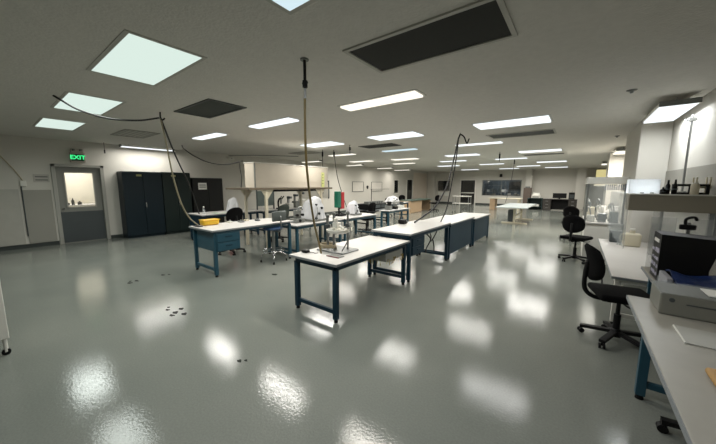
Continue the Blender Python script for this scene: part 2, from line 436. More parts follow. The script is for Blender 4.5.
TL = [
 (-1.02, 1.10, .55, 'bright square-ended ceiling light beside the large black ceiling panel', L_BLUE, .45, (1, 1, 1)),
 (-3.43, 1.09, .54, 'largest greenish white ceiling light, with the air hose hook beyond it', L_COOL, .42, cool),
 (-5.81, 1.09, .54, 'greenish white ceiling light crossed by the sagging black cable', L_COOL, .42, cool),
 (-8.15, 1.09, .54, 'small greenish white ceiling light nearest the exit sign', L_COOL, .5, cool),
 (-2.29, 3.48, .24, 'narrow warm ceiling light above the near white workbench', L_WARM, 1.5, (1, .95, .86)),
 (-4.67, 3.48, .24, 'narrow ceiling light above the bench with blue drawers', L_WHITE, 1.5, (1, .97, .9)),
 (-7.15, 3.48, .24, 'narrow ceiling light in front of the dark cabinets', L_WHITE, 1.5, (1, .97, .9)),
 (-1.09, 6.10, .55, 'wide ceiling light with grey filter panel just beyond it', L_WHITE, .36, (1, .98, .95)),
 (-3.55, 6.10, .55, 'wide ceiling light above the second row of benches', L_WHITE, .6, (1, .97, .9)),
 (-5.95, 6.10, .55, 'wide ceiling light above the white cover machines', L_WHITE, 1, (1, .97, .9)),
 (-2.33, 8.60, .24, 'long thin ceiling light beside the coiled cord hook', L_WHITE, 1.2, (1, .97, .9)),
 (-4.82, 8.58, .24, 'bluish thin ceiling light beyond the black filter panel', L_BLUE, 1.2, (.95, 1, 1)),
 (-7.38, 8.65, .24, 'thin ceiling light above the end of the cream frame', L_WARM, 1.2, (1, .95, .86)),
 (-1.14, 11.55, .5, 'wide ceiling light two rows beyond the grey filter panel', L_WHITE, 1.2, (1, .97, .9)),
 (-3.68, 11.46, .5, 'ceiling light in the fifth row, behind the hanging cord', L_WHITE, 1.2, (1, .97, .9)),
 (-6.30, 11.72, .4, 'ceiling light in the fifth row above the covered microscope', L_WARM, 1.2, (1, .95, .86)),
 (-8.62, 11.58, .4, 'ceiling light in the fifth row next to the whiteboard wall', L_WARM, 1.2, (1, .95, .86)),
 (-2.44, 14.15, .3, 'thin ceiling light over the cream table with T legs', L_WHITE, 1.4, (1, .97, .9)),
 (-4.92, 14.0, .3, 'thin ceiling light in the sixth row over the aisle', L_WHITE, 1.4, (1, .97, .9)),
 (-7.6, 14.05, .3, 'thin ceiling light in the sixth row over the tan desk', L_WARM, 1.4, (1, .95, .86)),
 (-1.16, 17.1, .5, 'wide ceiling light before the drawer desk alcove', L_WHITE, 1.3, (1, .97, .9)),
 (-3.9, 17.2, .3, 'ceiling light in the seventh row before the long window', L_WHITE, 1.3, (1, .97, .9)),
 (-6.36, 17.35, .5, 'ceiling light in the seventh row before the black door', L_WHITE, 1.3, (1, .97, .9)),
 (-2.5, 20.05, .4, 'ceiling light in the eighth row by the white column', L_WHITE, 1.3, (1, .97, .9)),
 (-1.25, 22.6, .4, 'last ceiling light over the drawer desk', L_WHITE, 1.3, (1, .97, .9)),
 (-3.95, 22.45, .4, 'last ceiling light over the long back window', L_WHITE, 1.3, (1, .97, .9)),
 (-6.6, 22.5, .4, 'last ceiling light over the black back door', L_WHITE, 1.3, (1, .97, .9)),
]
for x, y, w_, lab, em, p, col in TL: troffer(x, y, w_, lab, em, p, col)

def surface_light(x0, x1, y0, y1, z, label, em, p, col, cat='ceiling light', rods=True, group=None):
    t = thing('fluorescent_fixture', label, cat, ((x0 + x1) / 2, (y0 + y1) / 2, z), 0, group)
    a, b = (x1 - x0) / 2, (y1 - y0) / 2
    obj('housing', box(BM(), -a, a, -b, b, .012, min(.055, H - z - .001), .006), WHITEM, t)
    obj('diffuser', box(BM(), -a + .012, a - .012, -b + .02, b - .02, -.012, .012, .01), em, t)
    for s in (-1, 1):
        if b > a: obj('end_cap', box(BM(), -a, a, s * b - .012, s * b + .012, -.005, .058), GREYP, t)
        else: obj('end_cap', box(BM(), s * a - .012, s * a + .012, -b, b, -.005, .058), GREYP, t)
    if H - z > .08 and rods:
        for s in (-1, 1):
            q = (0, s * b * .7) if b > a else (s * a * .7, 0)
            obj('hanger_rod', cyl(BM(), (q[0], q[1], .05), (q[0], q[1], H - z), .006, seg=6), STEEL, t)
    lamp(t, (0, 0, -.025), (a - .01) * 2, (b - .02) * 2, 22 * p, col, 180)
    return t
surface_light(.75, 1.12, 5.50, 6.78, 2.62, 'boxy surface ceiling light along the right wall above the hood', L_WHITE, .65, (.97, 1, 1))
surface_light(.80, 1.15, 11.7, 13.0, 2.62, 'boxy surface ceiling light between the two wall columns', L_WARM, 2.2, (1, .96, .88))
surface_light(.80, 1.15, 18.0, 19.3, 2.62, 'boxy surface ceiling light in front of the yellow window', L_WARM, 1.6, (1, .93, .8))
surface_light(-10.52, -10.36, 2.57, 3.92, 2.66, 'bare fluorescent strip on the ceiling above the dark cabinets', L_WHITE, .7, (1, .97, .9))
SG = 'hanging strip lights before the whiteboard wall'
surface_light(-10.1, -8.95, 9.0, 9.2, 2.60, 'hanging strip light beyond the white enclosure', L_WARM, .5, (1, .95, .86), group=SG)
surface_light(-10.0, -8.95, 12.05, 12.25, 2.60, 'hanging strip light before the first whiteboard', L_WARM, .9, (1, .95, .86), group=SG)
surface_light(-10.2, -9.1, 15.3, 15.5, 2.60, 'hanging strip light before the second whiteboard', L_WARM, .9, (1, .95, .86), group=SG)
surface_light(-10.4, -9.2, 17.8, 18.0, 2.60, 'hanging strip light before the narrow dark window', L_WARM, .9, (1, .95, .86), group=SG)
for q in added_room_light: surface_light(*q, L_BLUE, 1.0, (.9, .97, 1))
# lamp in the room behind the exit door
surface_light(-12.6, -12.3, 1.2, 2.4, 2.65, 'ceiling light in the room behind the exit door', L_WARM, 1.6, (1, .97, .9))

# ceiling filter panels and vents
def ceil_panel(name, x0, x1, y0, y1, label, m, fr=VENTW, slats=0):
    t = thing(name, label, 'ceiling panel' if name != 'air_vent' else 'vent', ((x0 + x1) / 2, (y0 + y1) / 2, H))
    a, b, f = (x1 - x0) / 2, (y1 - y0) / 2, .035
    bm = BM()
    box(bm, -a - f, a + f, -b - f, -b, -.014, 0); box(bm, -a - f, a + f, b, b + f, -.014, 0)
    box(bm, -a - f, -a, -b, b, -.014, 0); box(bm, a, a + f, -b, b, -.014, 0)
    obj('frame', bm, fr, t)
    obj('filter_mesh', box(BM(), -a, a, -b, b, -.005, -.001), m, t)
    if slats:
        bm = BM()
        for k in range(slats):
            yy = -b + (k + .5) * 2 * b / slats
            box(bm, -a, a, yy - .012, yy + .012, -.011, -.006)
        obj('slats', bm, fr, t)
    return t
ceil_panel('filter_panel', -1.68, -.50, 2.06, 2.60, 'large black filter panel in the ceiling with pale frame', FILTER)
ceil_panel('filter_panel', -5.17, -4.10, 2.04, 2.54, 'dark filter panel in the ceiling beside the air hose hook', mat('mid grey filter mesh', (60, 64, 61), .9, var=.15, scale=60), FILTERG)
ceil_panel('air_vent', -8.75, -7.70, 2.03, 2.61, 'pale slotted air vent in the ceiling before the cabinets', VENTW, WALLGREY, 6)
ceil_panel('filter_panel', -1.78, -.52, 7.30, 7.90, 'grey filter panel behind the wide ceiling light', FILTERG)
ceil_panel('filter_panel', -5.36, -4.26, 7.12, 7.62, 'dark filter panel in the ceiling above the far benches', FILTER, FILTERG)
ceil_panel('filter_panel', -1.78, -.52, 12.7, 13.2, 'thin looking grey filter panel deep in the room', FILTERG)
ceil_panel('air_vent', -8.6, -7.5, 7.1, 7.6, 'pale air vent in the ceiling above the white enclosure', VENTW, WALLGREY, 5)
# small ceiling bits
for x, y, lab in ((.42, 4.94, 'small dark sprinkler plate in the ceiling by the right wall fixture'), (.62, 9.2, 'small sprinkler plate in the ceiling before the wall column')):
    s = thing('sprinkler_plate', lab, 'sprinkler', (x, y, H))
    obj('plate', lathe(BM(), [(.052, 0), (.052, -.006), (.035, -.014), (0, -.016)], (0, 0, 0), 18), GREYP, s)
    obj('nozzle', lathe(BM(), [(.02, -.012), (.02, -.03), (.012, -.04), (0, -.04)], (0, 0, 0), 10), STEEL, s)

# ------------------------------------------------------------------ wall things on the left
ex = thing('exit_sign', 'lit green EXIT sign with emergency lamp box above the door', 'sign', (XL, 1.725, 2.31))
obj('housing', box(BM(), .0, .06, -.155, .155, -.13, .13, .012), mat('grey beige sign housing', (170, 160, 150), .5), ex)
obj('face_plate', box(BM(), .06, .066, -.125, .125, -.09, .09), mat('dark green sign face', (20, 70, 48), .4), ex)
textmesh('lettering', 'EXIT', .15, L_EXIT, ex, Matrix.Translation((.069, 0, 0)) @ Matrix.Rotation(PI / 2, 4, 'Z') @ Matrix.Rotation(PI / 2, 4, 'X'), .002)
obj('lamp_box', box(BM(), .0, .07, -.13, .13, .135, .235, .012), mat('lamp box', (176, 170, 160), .5), ex)
for s in (-.07, .07): obj('lamp_head', lathe(BM(), [(.03, -.02), (.035, 0), (.03, .03), (0, .035)], (.085, s, .19), 12), GREYP, ex)

sg = thing('wall_sign', 'pale two-line notice on the wall beside the exit door', 'sign', (XL, 1.01, 1.745))
obj('board', box(BM(), .0, .01, -.14, .14, -.10, .10, .003), mat('pale sign board', (176, 172, 164), .6), sg)
for z in (.035, -.045):
    obj('printed_line', box(BM(), .0105, .013, -.11, .11, z - .012, z + .012), INK, sg)

cb = thing('wall_conduit', 'thin pale conduit with switch box slanting up the wall beside the grey board', 'conduit', (XL, .69, 0))
obj('switch_box', box(BM(), .0, .06, -.05, .05, 1.54, 1.68, .008), WHITEM, cb)
obj('lower_pipe', cyl(BM(), (.03, -.04, .3), (.03, -.04, 1.54), .012, seg=8), DKGREY, cb)
obj('cable', tube(BM(), [(.03, 0, 1.68), (.05, -.12, 1.95), (.06, -.35, 2.35), (.08, -.55, 2.74)], .010), mat('pale cable', (170, 160, 130), .6), cb)
hk = thing('ceiling_hook', 'short dark rod hanging from the ceiling above the exit door', 'hook', (-10.6, 2.25, H))
obj('rod', cyl(BM(), (0, 0, 0), (0, 0, -.22), .006, seg=8), BLACK, hk)
obj('clip', box(BM(), -.015, .015, -.015, .015, -.30, -.2, .004), BLACK, hk)

def cabinet(label, y0, y1, h, m, plate=True, handle=True, note=False):
    dp = .48
    t = thing('storage_cabinet', label, 'cabinet', (XL + .02, (y0 + y1) / 2, 0), 0, 'tall dark storage cabinets')
    b = (y1 - y0) / 2
    bm = BM(); box(bm, 0, dp - .02, -b, b, .06, h, .006); box(bm, .03, dp - .05, -b + .02, b - .02, 0, .06)
    obj('body', bm, m, t)
    for s in (-1, 1):
        dd = obj('door', box(BM(), dp - .02, dp, min(0, s * b) + .005, max(0, s * b) - .005, .08, h - .03, .004), m, t)
        if plate and s == -1:
            obj('name_plate', box(BM(), dp, dp + .004, -.16, -.03, h - .14, h - .085), YPLATE, dd)
        if handle and s == 1:
            bm = BM(); box(bm, dp, dp + .01, .02, .05, h * .50 - .07, h * .50 + .07, .003); cyl(bm, (dp + .02, .035, h * .5 + .02), (dp + .02, .035, h * .5 - .09), .008, seg=8); cyl(bm, (dp, .035, h * .5 + .02), (dp + .02, .035, h * .5 + .02), .008, seg=8)
            obj('handle', bm, CHROME, dd)
    if note:
        n = obj('paper_notice', box(BM(), dp, dp + .003, -.34, -.06, h - .40, h - .17), PAPER, t)
        for k in range(2): obj('printed_line', box(BM(), dp + .003, dp + .005, -.31, -.09, h - .33 + k * .07, h - .30 + k * .07), INK, n)
    return t
cabinet('tall dark navy cabinet beside the exit door', 2.53, 3.52, 1.97, CABNAVY)
cabinet('tall dark green cabinet between the navy and the black ones', 3.535, 4.36, 1.98, CABGREEN)
cabinet('lower black cabinet with a white paper notice on its door', 4.42, 5.46, 1.82, CABBLACK, plate=False, handle=False, note=True)

# whiteboards
for y0, y1, lab in ((13.75, 14.85, 'thin framed whiteboard on the wall, the one nearer the red and green caddy'), (15.78, 17.02, 'thin framed whiteboard on the wall, the one nearer the narrow dark window')):
    t = thing('whiteboard', lab, 'whiteboard', (XL, (y0 + y1) / 2, 1.48), 0, 'whiteboards'); b = (y1 - y0) / 2
    obj('panel', box(BM(), .0, .015, -b, b, -.28, .28), mat('whiteboard face', (214, 210, 202), .3), t)
    bm = BM(); box(bm, .0, .03, -b - .03, -b, -.31, .31); box(bm, .0, .03, b, b + .03, -.31, .31); box(bm, .0, .03, -b, b, -.31, -.28); box(bm, .0, .03, -b, b, .28, .31)
    obj('frame', bm, GREYP, t)
t = thing('wall_clock', 'small dark device on the wall between the two whiteboards', 'clock', (XL, 15.3, 1.46))
obj('case', cyl(BM(), (0, 0, 0), (.04, 0, 0), .09), BLACK, t); obj('arm', box(BM(), .04, .07, -.08, .02, -.12, -.06), BLACK, t)

# notice sheets, papers, below the small back window; speaker above long window
t = thing('notice_sign', 'pale sheets pinned under the small dark back window', 'paper', (-9.5, YB, .82))
for s in (-.27, .27): obj('sheet', box(BM(), s - .22, s + .22, -.008, 0, -.17, .17), PAPER, t)
t = thing('wall_speaker', 'small black speaker on the back wall above the long window', 'speaker', (-4.9, YB, 2.35))
obj('case', box(BM(), -.09, .09, -.2, -.06, -.13, .11, .02), BLACK, t); obj('bracket', box(BM(), -.02, .02, -.06, 0, -.02, .02), BLACK, t)
t = thing('wall_cabinet', 'narrow brown cabinet standing against the white column', 'cabinet', (-2.95, 24.3, 0))
obj('body', box(BM(), -.24, .24, -.2, .2, 0, 1.4, .01), BROWNCAB, t); obj('door', box(BM(), -.21, .21, -.22, -.2, .06, 1.34), BROWNCAB, t); obj('top_tray', box(BM(), -.15, .15, -.12, .12, 1.4, 1.5, .02), GREYP, t)
t = thing('security_camera', 'small white camera high on the white column', 'camera', (-2.78, 24.55, 2.28))
obj('mount', box(BM(), -.03, .03, -.06, 0, -.03, .03), WHITEM, t); obj('body', cyl(BM(), (0, -.05, 0), (.02, -.22, -.05), .05), WHITEM, t)

# ------------------------------------------------------------------ workbenches
def bench(label, x0, x1, y0, y1, h, frame, top=WHITE, drawer=None, panel=False, inset=.07, group='blue framed workbenches', apron=.06, wiretray=False, cat='workbench', under=0.0, endpanel=False):
    t = thing('workbench', label, cat, ((x0 + x1) / 2, (y0 + y1) / 2, 0), 0, group)
    a, b = (x1 - x0) / 2, (y1 - y0) / 2
    tp = obj('tabletop', box(BM(), -a, a, -b, b, h - .032, h, .005), top, t)
    bm = BM(); e = .004
    box(bm, -a - e, a + e, -b - e, -b, h - .03, h - .003); box(bm, -a - e, a + e, b, b + e, h - .03, h - .003)
    box(bm, -a - e, -a, -b, b, h - .03, h - .003); box(bm, a, a + e, -b, b, h - .03, h - .003)
    obj('edging', bm, EDGE, tp)
    i = inset; lw = .028
    bm = BM(); z0 = h - .032 - apron
    box(bm, -a + i - lw, -a + i + lw, -b + i, b - i, z0, h - .033); box(bm, a - i - lw, a - i + lw, -b + i, b - i, z0, h - .033)
    box(bm, -a + i, a - i, -b + i - lw, -b + i + lw, z0, h - .033); box(bm, -a + i, a - i, b - i - lw, b - i + lw, z0, h - .033)
    obj('apron', bm, frame, t)
    for sx in (-1, 1):
        for sy in (-1, 1):
            cx, cy = sx * (a - i), sy * (b - i)
            l = obj('leg', box(BM(), cx - lw, cx + lw, cy - lw, cy + lw, .035, z0 + .01, .003), frame, t)
            obj('foot', cyl(BM(), (cx, cy, 0), (cx, cy, .04), .026, .020, 10), BLACK, l)
    for sy in (-1, 1):
        obj('stretcher', box(BM(), -a + i, a - i, sy * (b - i) - .016, sy * (b - i) + .016, .10, .145), frame, t)
    if drawer:
        ya, yb, za = drawer
        dr = obj('drawer_unit', box(BM(), -a + .12, a - .03, ya, yb, za, z0 + .012, .006), frame, t)
        n = 2 if (z0 - za) > .2 else 1
        hgt = (z0 - za) / n
        for k in range(n):
            obj('drawer_front', box(BM(), a - .03, a - .018, ya + .015, yb - .015, za + k * hgt + .012, za + (k + 1) * hgt - .008, .003), frame, dr)
            obj('drawer_pull', box(BM(), a - .018, a - .006, (ya + yb) / 2 - .06, (ya + yb) / 2 + .06, za + (k + .6) * hgt - .008, za + (k + .6) * hgt + .008, .003), NAVY, dr)
    if panel:
        obj('side_panel', box(BM(), a - i - .006, a - i + .012, -b + i, b - i, .10, z0 + .02), frame, t)
    if endpanel:
        obj('end_panel', box(BM(), -a + i, a - i, -b + i - .010, -b + i + .008, .12, z0 + .02), frame, t)
    if wiretray:
        tr = obj('wire_tray', box(BM(), -a + .16, a - .04, b - .66, b - .16, h - .22, h - .10, .01), mat('pale wire tray', (150, 150, 142), .5), t)
        bm = BM()
        for k in range(60):
            x = -a + .17 + random.random() * (2 * a - .30); yy = b - .62 + random.random() * .46
            if k % 2: x = a - .04 + random.uniform(-.01, .012)
            else: yy = b - .66 + random.uniform(-.012, .01)
            cyl(bm, (x, yy, h - .18), (x + random.uniform(-.02, .02), yy + random.uniform(-.02, .02), h - .23 - random.random() * .06), .004, seg=5)
        obj('wire_fringe', bm, FRINGE, tr)
    return t

BX0, BX1 = -5.69, -4.82
bench('white topped workbench holding the coiled hose apparatus, lowest of its row', -2.87, -2.07, 2.32, 4.09, .718, NAVY, wiretray=True, inset=.07)
bench('white workbench with a blue drawer and a small black box on top', -2.85, -2.08, 4.13, 5.95, .815, NAVY, drawer=(-.80, -.32, .42), inset=.05)
bench('white workbench with closed dark blue side panel, third along the aisle', -2.85, -2.08, 5.98, 7.70, .785, NAVY, panel=True, inset=.05)
bench('white workbench with closed blue panels ending the aisle row', -2.85, -2.06, 7.73, 9.32, .735, NAVY, panel=True, inset=.05)
bench('white workbench with blue drawers, yellow tray and stool', BX0, BX1, 2.30, 4.05, .83, BLUE, drawer=(-.80, -.36, .44), apron=.04)
bench('white workbench carrying the large white covered machine', BX0, BX1, 4.12, 5.72, .71, BLUE)
bench('white workbench carrying the red and green caddy', BX0, BX1, 5.78, 7.35, .71, BLUE)
bench('narrow white workbench beside the black office chair with arms', -5.22, BX1, 8.0, 9.5, .76, BLUE)
bench('white workbench with the clear bottle before the black cabinet', -8.85, -7.95, 3.55, 5.35, .78, NAVY, endpanel=True)
bench('white workbench behind the cream overhead frame', -8.85, -7.95, 5.45, 7.6, .76, NAVY)
bench('dark workbench with the long black instrument', -7.0, -6.2, 8.8, 10.3, .64, BLACK, top=DKGREY)
bench('white workbench holding the white covered microscope by the tan desk', -7.5, -6.6, 10.9, 12.9, .76, NAVY)

# right side benches
bench('worn grey bench with blue tube legs and a paper sheet on top', .37, 1.17, -.9, 3.0, .75, BLUE, top=BENCHTOP, inset=.12, apron=.05, group='right wall benches')
bench('short bench by the wall carrying the black document rack', .60, 1.17, 3.02, 4.20, .75, BLUE, top=BENCHTOP, inset=.08, apron=.04, group='right wall benches')
bench('low bright white table behind the black swivel chair', .38, 1.15, 4.26, 7.2, .58, WHITEM, top=WHITE, inset=.06, apron=.04, group='right wall benches')

# ------------------------------------------------------------------ chairs
def office_chair(label, loc, rz, m=BLACKF, arms=False, hseat=.47, hback=.96, group='swivel chairs'):
    """faces +X in its own frame"""
    t = thing('office_chair', label, 'chair', loc, rz, group)
    bm = BM(); box(bm, -.22, .25, -.23, .23, hseat - .07, hseat, .035, 4)
    for v in bm.verts:
        v.co.z += .02 * (v.co.x / .25) ** 2 - .03 * max(0, (v.co.x - .12)) / .13 * .5
    smooth(obj('seat', bm, m, t))
    bm = BM(); zb0 = hseat + .10
    hb = hback - zb0
    # rounded shell back: a grid bent about z
    nu, nv = 12, 12; rings = []
    front = {}; back = {}
    for i in range(nu + 1):
        for j in range(nv + 1):
            u = i / nu * 2 - 1; v = j / nv * 2 - 1
            # squircle outline
            k = (1 - abs(u) ** 4 * .0)
            yy = u * .20 * math.sqrt(max(.02, 1 - .62 * abs(v) ** 3.2)); zz = zb0 + hb * (.5 + .5 * v * math.sqrt(1 - .30 * abs(u) ** 3))
            xx = -.26 + .05 * (u * u) - .05 * (v + 1) * .5 + .03 * math.cos(v * 1.6)
            th = .028 * math.sqrt(max(0.0, 1 - max(abs(u), abs(v)) ** 6)) + .004
            front[i, j] = bm.verts.new((xx + th, yy, zz)); back[i, j] = bm.verts.new((xx - th, yy, zz))
    for i in range(nu):
        for j in range(nv):
            bm.faces.new((front[i, j], front[i + 1, j], front[i + 1, j + 1], front[i, j + 1]))
            bm.faces.new((back[i, j + 1], back[i + 1, j + 1], back[i + 1, j], back[i, j]))
    for i in range(nu):
        bm.faces.new((front[i + 1, 0], front[i, 0], back[i, 0], back[i + 1, 0])); bm.faces.new((front[i, nv], front[i + 1, nv], back[i + 1, nv], back[i, nv]))
    for j in range(nv):
        bm.faces.new((front[0, j], front[0, j + 1], back[0, j + 1], back[0, j])); bm.faces.new((front[nu, j + 1], front[nu, j], back[nu, j], back[nu, j + 1]))
    bmesh.ops.recalc_face_normals(bm, faces=bm.faces[:])
    smooth(obj('backrest', bm, m, t), 60)
    bm = BM(); tube(bm, [(-.02, 0, hseat - .09), (-.20, 0, hseat - .085), (-.29, 0, hseat - .01), (-.30, 0, hseat + .15), (-.285, 0, hseat + .30)], .022, 6, 8)
    obj('back_support', bm, BLACK, t)
    bm = BM(); box(bm, -.12, .12, -.09, .09, hseat - .10, hseat - .065, .008); cyl(bm, (0, 0, .28), (0, 0, hseat - .09), .018); cyl(bm, (0, 0, .07), (0, 0, .29), .030)
    obj('gas_column', bm, BLACK, t)
    lv = BM(); tube(lv, [(0, -.05, hseat - .09), (.02, -.16, hseat - .10), (.02, -.24, hseat - .08)], .008, 4, 6); obj('lever', lv, BLACK, t)
    bm = BM(); lathe(bm, [(.05, .06), (.055, .09), (.04, .13), (.035, .14)], (0, 0, 0), 14)
    for k in range(5):
        an = k * 2 * PI / 5 + .3
        cx, cy = math.cos(an), math.sin(an)
        bar(bm, (cx * .03, cy * .03, .105), (cx * .29, cy * .29, .075), .05, .03)
    bs = obj('star_base', bm, BLACK, t)
    for k in range(5):
        an = k * 2 * PI / 5 + .3
        cx, cy = math.cos(an) * .28, math.sin(an) * .28
        bm = BM(); nx, ny = -math.sin(an + .5), math.cos(an + .5)
        for s in (-1, 1): cyl(bm, (cx + nx * s * .008, cy + ny * s * .008, .026), (cx + nx * s * .026, cy + ny * s * .026, .026), .026, seg=12)
        cyl(bm, (cx, cy, .03), (cx, cy, .075), .008, seg=8)
        obj('caster', bm, BLACK, bs)
    if arms:
        for s in (-1, 1):
            bm = BM(); tube(bm, [(.05, s * .22, hseat - .05), (.05, s * .28, hseat + .02), (.02, s * .28, hseat + .20), (-.22, s * .26, hseat + .21)], .014, 6, 8); box(bm, -.18, .12, s * .28 - .03, s * .28 + .03, hseat + .195, hseat + .225, .01)
            obj('armrest', bm, BLACK, t)
    return t
ch = office_chair('black swivel chair tucked at the gap beside the worn grey bench', (.42, 3.84, 0), .22, hseat=.53, hback=1.0)
dup(ch, (.04, 7.56, 0), 1.25, 'black swivel chair before the white hood cabinet, nearer of the pair')
dup(ch, (-.06, 10.55, 0), 1.3, 'black swivel chair farther along the hoods, behind its twin')
cb_ = office_chair('black round-backed chair showing above the bench with blue drawers', (-6.37, 3.47, 0), PI, hseat=.60, hback=1.09)
dup(ch, (-7.85, 12.75, 0), 2.6, 'black chair back just behind the white covered microscope')
dup(ch, (-8.55, 15.6, 0), 2.2, 'small black chair back behind the tan desk')
dup(ch, (-7.02, 16.95, 0), 2.9, 'black chair beside the dark end of the tan desk')
ca = office_chair('black office chair with arms between the long black instrument and a white bench', (-5.62, 7.86, 0), -1.9, arms=True, hseat=.5, hback=1.0)
cg = office_chair('grey-green chair back showing under the cream overhead frame', (-6.73, 5.12, 0), PI, m=mat('grey green vinyl', (70, 78, 72), .6), hseat=.55, hback=1.06)

def stool(label, loc, rz):
    t = thing('lab_stool', label, 'stool', loc, rz)
    smooth(obj('seat', lathe(BM(), [(.06, .675), (.19, .68), (.205, .70), (.195, .73), (.12, .742), (0, .74)], (0, 0, 0), 24), SEATBLUE, t))
    bm = BM(); box(bm, -.025, .015, -.17, .17, -.10, .10, .018, 3)
    for v in bm.verts: v.co.x += .9 * v.co.y ** 2
    bmesh.ops.translate(bm, verts=bm.verts, vec=(-.24, 0, .97)); smooth(obj('backrest', bm, SEATGREY, t))
    bm = BM()
    tube(bm, [(-.02, 0, .65), (-.2, 0, .655), (-.27, 0, .72), (-.268, 0, .97)], .014, 6, 8); obj('back_support', bm, STEEL, t)
    bm = BM(); cyl(bm, (0, 0, .32), (0, 0, .65), .028); cyl(bm, (0, 0, .14), (0, 0, .34), .036); obj('column', bm, STEEL, t)
    bm = BM(); rp = [(.215 * math.cos(k * PI / 12), .215 * math.sin(k * PI / 12), .24) for k in range(25)]; tube(bm, rp, .010, 2, 8)
    for k in range(4):
        an = k * PI / 2 + PI / 4; cyl(bm, (.03 * math.cos(an), .03 * math.sin(an), .24), (.215 * math.cos(an), .215 * math.sin(an), .24), .007, seg=8)
    obj('foot_ring', bm, CHROME, t)
    for k in range(4):
        an = k * PI / 2 + PI / 4 + .15; cx, cy = math.cos(an), math.sin(an)
        l = obj('leg', tube(BM(), [(.03 * cx, .03 * cy, .20), (.14 * cx, .14 * cy, .19), (.235 * cx, .235 * cy, .14), (.255 * cx, .255 * cy, .04)], .013, 6, 8), CHROME, t)
        obj('glide', cyl(BM(), (.255 * cx, .255 * cy, 0), (.255 * cx, .255 * cy, .045), .02, .015, 10), BLACK, l)
    return t
stool('lab stool with blue round seat and chrome legs at the drawer bench', (-4.97, 3.62, 0), PI)

# stool base peeping out under the worn grey bench
t = thing('pedestal_stool', 'black stool pushed under the worn grey bench', 'stool', (.81, 2.56, 0))
smooth(obj('seat', lathe(BM(), [(.10, .48), (.18, .49), (.19, .52), (.17, .55), (0, .555)], (0, 0, 0), 20), BLACKF, t))
obj('column', cyl(BM(), (0, 0, .08), (0, 0, .49), .025), BLACK, t)
bm = BM()
for k in range(5):
    an = k * 2 * PI / 5 + PI; bar(bm, (0, 0, .10), (.26 * math.cos(an), .26 * math.sin(an), .075), .045, .03)
sb = obj('star_base', bm, BLACK, t)
for k in range(5):
    an = k * 2 * PI / 5 + PI; cx, cy = .25 * math.cos(an), .25 * math.sin(an)
    bm = BM(); cyl(bm, (cx, cy - .022, .028), (cx, cy + .022, .028), .028, seg=12); cyl(bm, (cx, cy, .03), (cx, cy, .08), .008, seg=6); obj('caster', bm, BLACK, sb)

# ------------------------------------------------------------------ near bench apparatus
Z = .719
ap = thing('hose_apparatus', 'steel inspection stand with two posts, round tray and coiled hose', 'instrument', (-2.56, 2.88, Z))
obj('base_plate', box(BM(), -.20, .26, -.18, .16, 0, .022, .006), STEEL, ap)
for x, y, h in ((-.14, -.02, .47), (-.06, .02, .50), (.16, .05, .52)):
    p = obj('post', cyl(BM(), (x, y, .02), (x, y, h), .014 if x > 0 else .018), STEEL, ap)
    obj('clamp', box(BM(), x - .03, x + .03, y - .03, y + .03, h * .62, h * .62 + .05, .006), DKGREY, p)
    obj('post_cap', lathe(BM(), [(.02, h - .03), (.026, h - .02), (.026, h), (.012, h + .015), (0, h + .015)], (x, y, 0), 12), GREYP, p)
smooth(obj('round_tray', lathe(BM(), [(.02, .235), (.12, .24), (.16, .26), (.165, .285), (.15, .285), (.11, .262), (0, .258)], (.04, .0, 0), 24), WHITEM, ap))
obj('tray_arm', tube(BM(), [(-.06, .02, .24), (.0, 0, .235), (.16, .05, .25)], .012, 6, 8), STEEL, ap)
bm = BM(); box(bm, -.03, .05, -.05, .05, .30, .38, .01); cyl(bm, (.01, -.02, .38), (.01, -.02, .43), .03); cyl(bm, (.06, 0, .33), (.13, 0, .30), .018); obj('optic_head', bm, WHITEM, ap)
bm = BM()
cp = []
for k in range(80):
    an = k * 2 * PI / 20; rr = .12 + .01 * math.sin(k * .7); cp.append((-.10 + rr * math.cos(an), -.06 + rr * math.sin(an) * .8, .035 + .012 * (k / 20)))
tube(bm, cp, .007, 2, 6); obj('coiled_hose', bm, mat('beige hose', (186, 170, 140), .5), ap)
bm = BM(); cp = [(.10 + .14 * math.cos(a * .5), .01 + .1 * math.sin(a * .5), .30 + .015 * math.sin(a * 1.3)) for a in range(0, 26)]
tube(bm, cp, .006, 2, 6); obj('tray_hose', bm, mat('pale hose', (214, 210, 196), .5), ap)
bm = BM(); tube(bm, [(.16, .05, .36), (.24, .0, .34), (.27, -.06, .20), (.20, -.12, .03)], .008, 6, 6); obj('feed_hose', bm, GREYP, ap)
t = thing('foot_switch', 'small black hand switch with lead on the near white bench', 'switch', (-2.78, 2.52, Z))
smooth(obj('case', box(BM(), -.05, .05, -.035, .035, 0, .035, .012, 3), BLACK, t)); obj('lead', tube(BM(), [(.05, 0, .012), (.12, .03, .008), (.15, .02, .008), (.17, .06, .008)], .005), RUBBER, t)
t = thing('flat_tray', 'flat grey tray with dark red edge in front of the inspection stand', 'tray', (-2.33, 2.60, Z))
obj('pad', box(BM(), -.10, .10, -.045, .055, 0, .008, .002), GREYP, t); obj('red_edge', box(BM(), -.10, .10, -.06, -.045, 0, .010, .002), mat('dark red edge', (110, 52, 58), .5), t)

# black box on the second bench
t = thing('desk_box', 'small black device with knob on the second aisle bench', 'device', (-2.78, 5.15, .816))
smooth(obj('case', box(BM(), -.07, .07, -.08, .08, 0, .09, .02, 3), BLACK, t)); obj('knob', cyl(BM(), (.07, .03, .05), (.09, .03, .05), .022), STEEL, t)
obj('handle', tube(BM(), [(-.03, -.05, .085), (-.03, -.05, .13), (-.03, .05, .13), (-.03, .05, .085)], .008), BLACK, t)

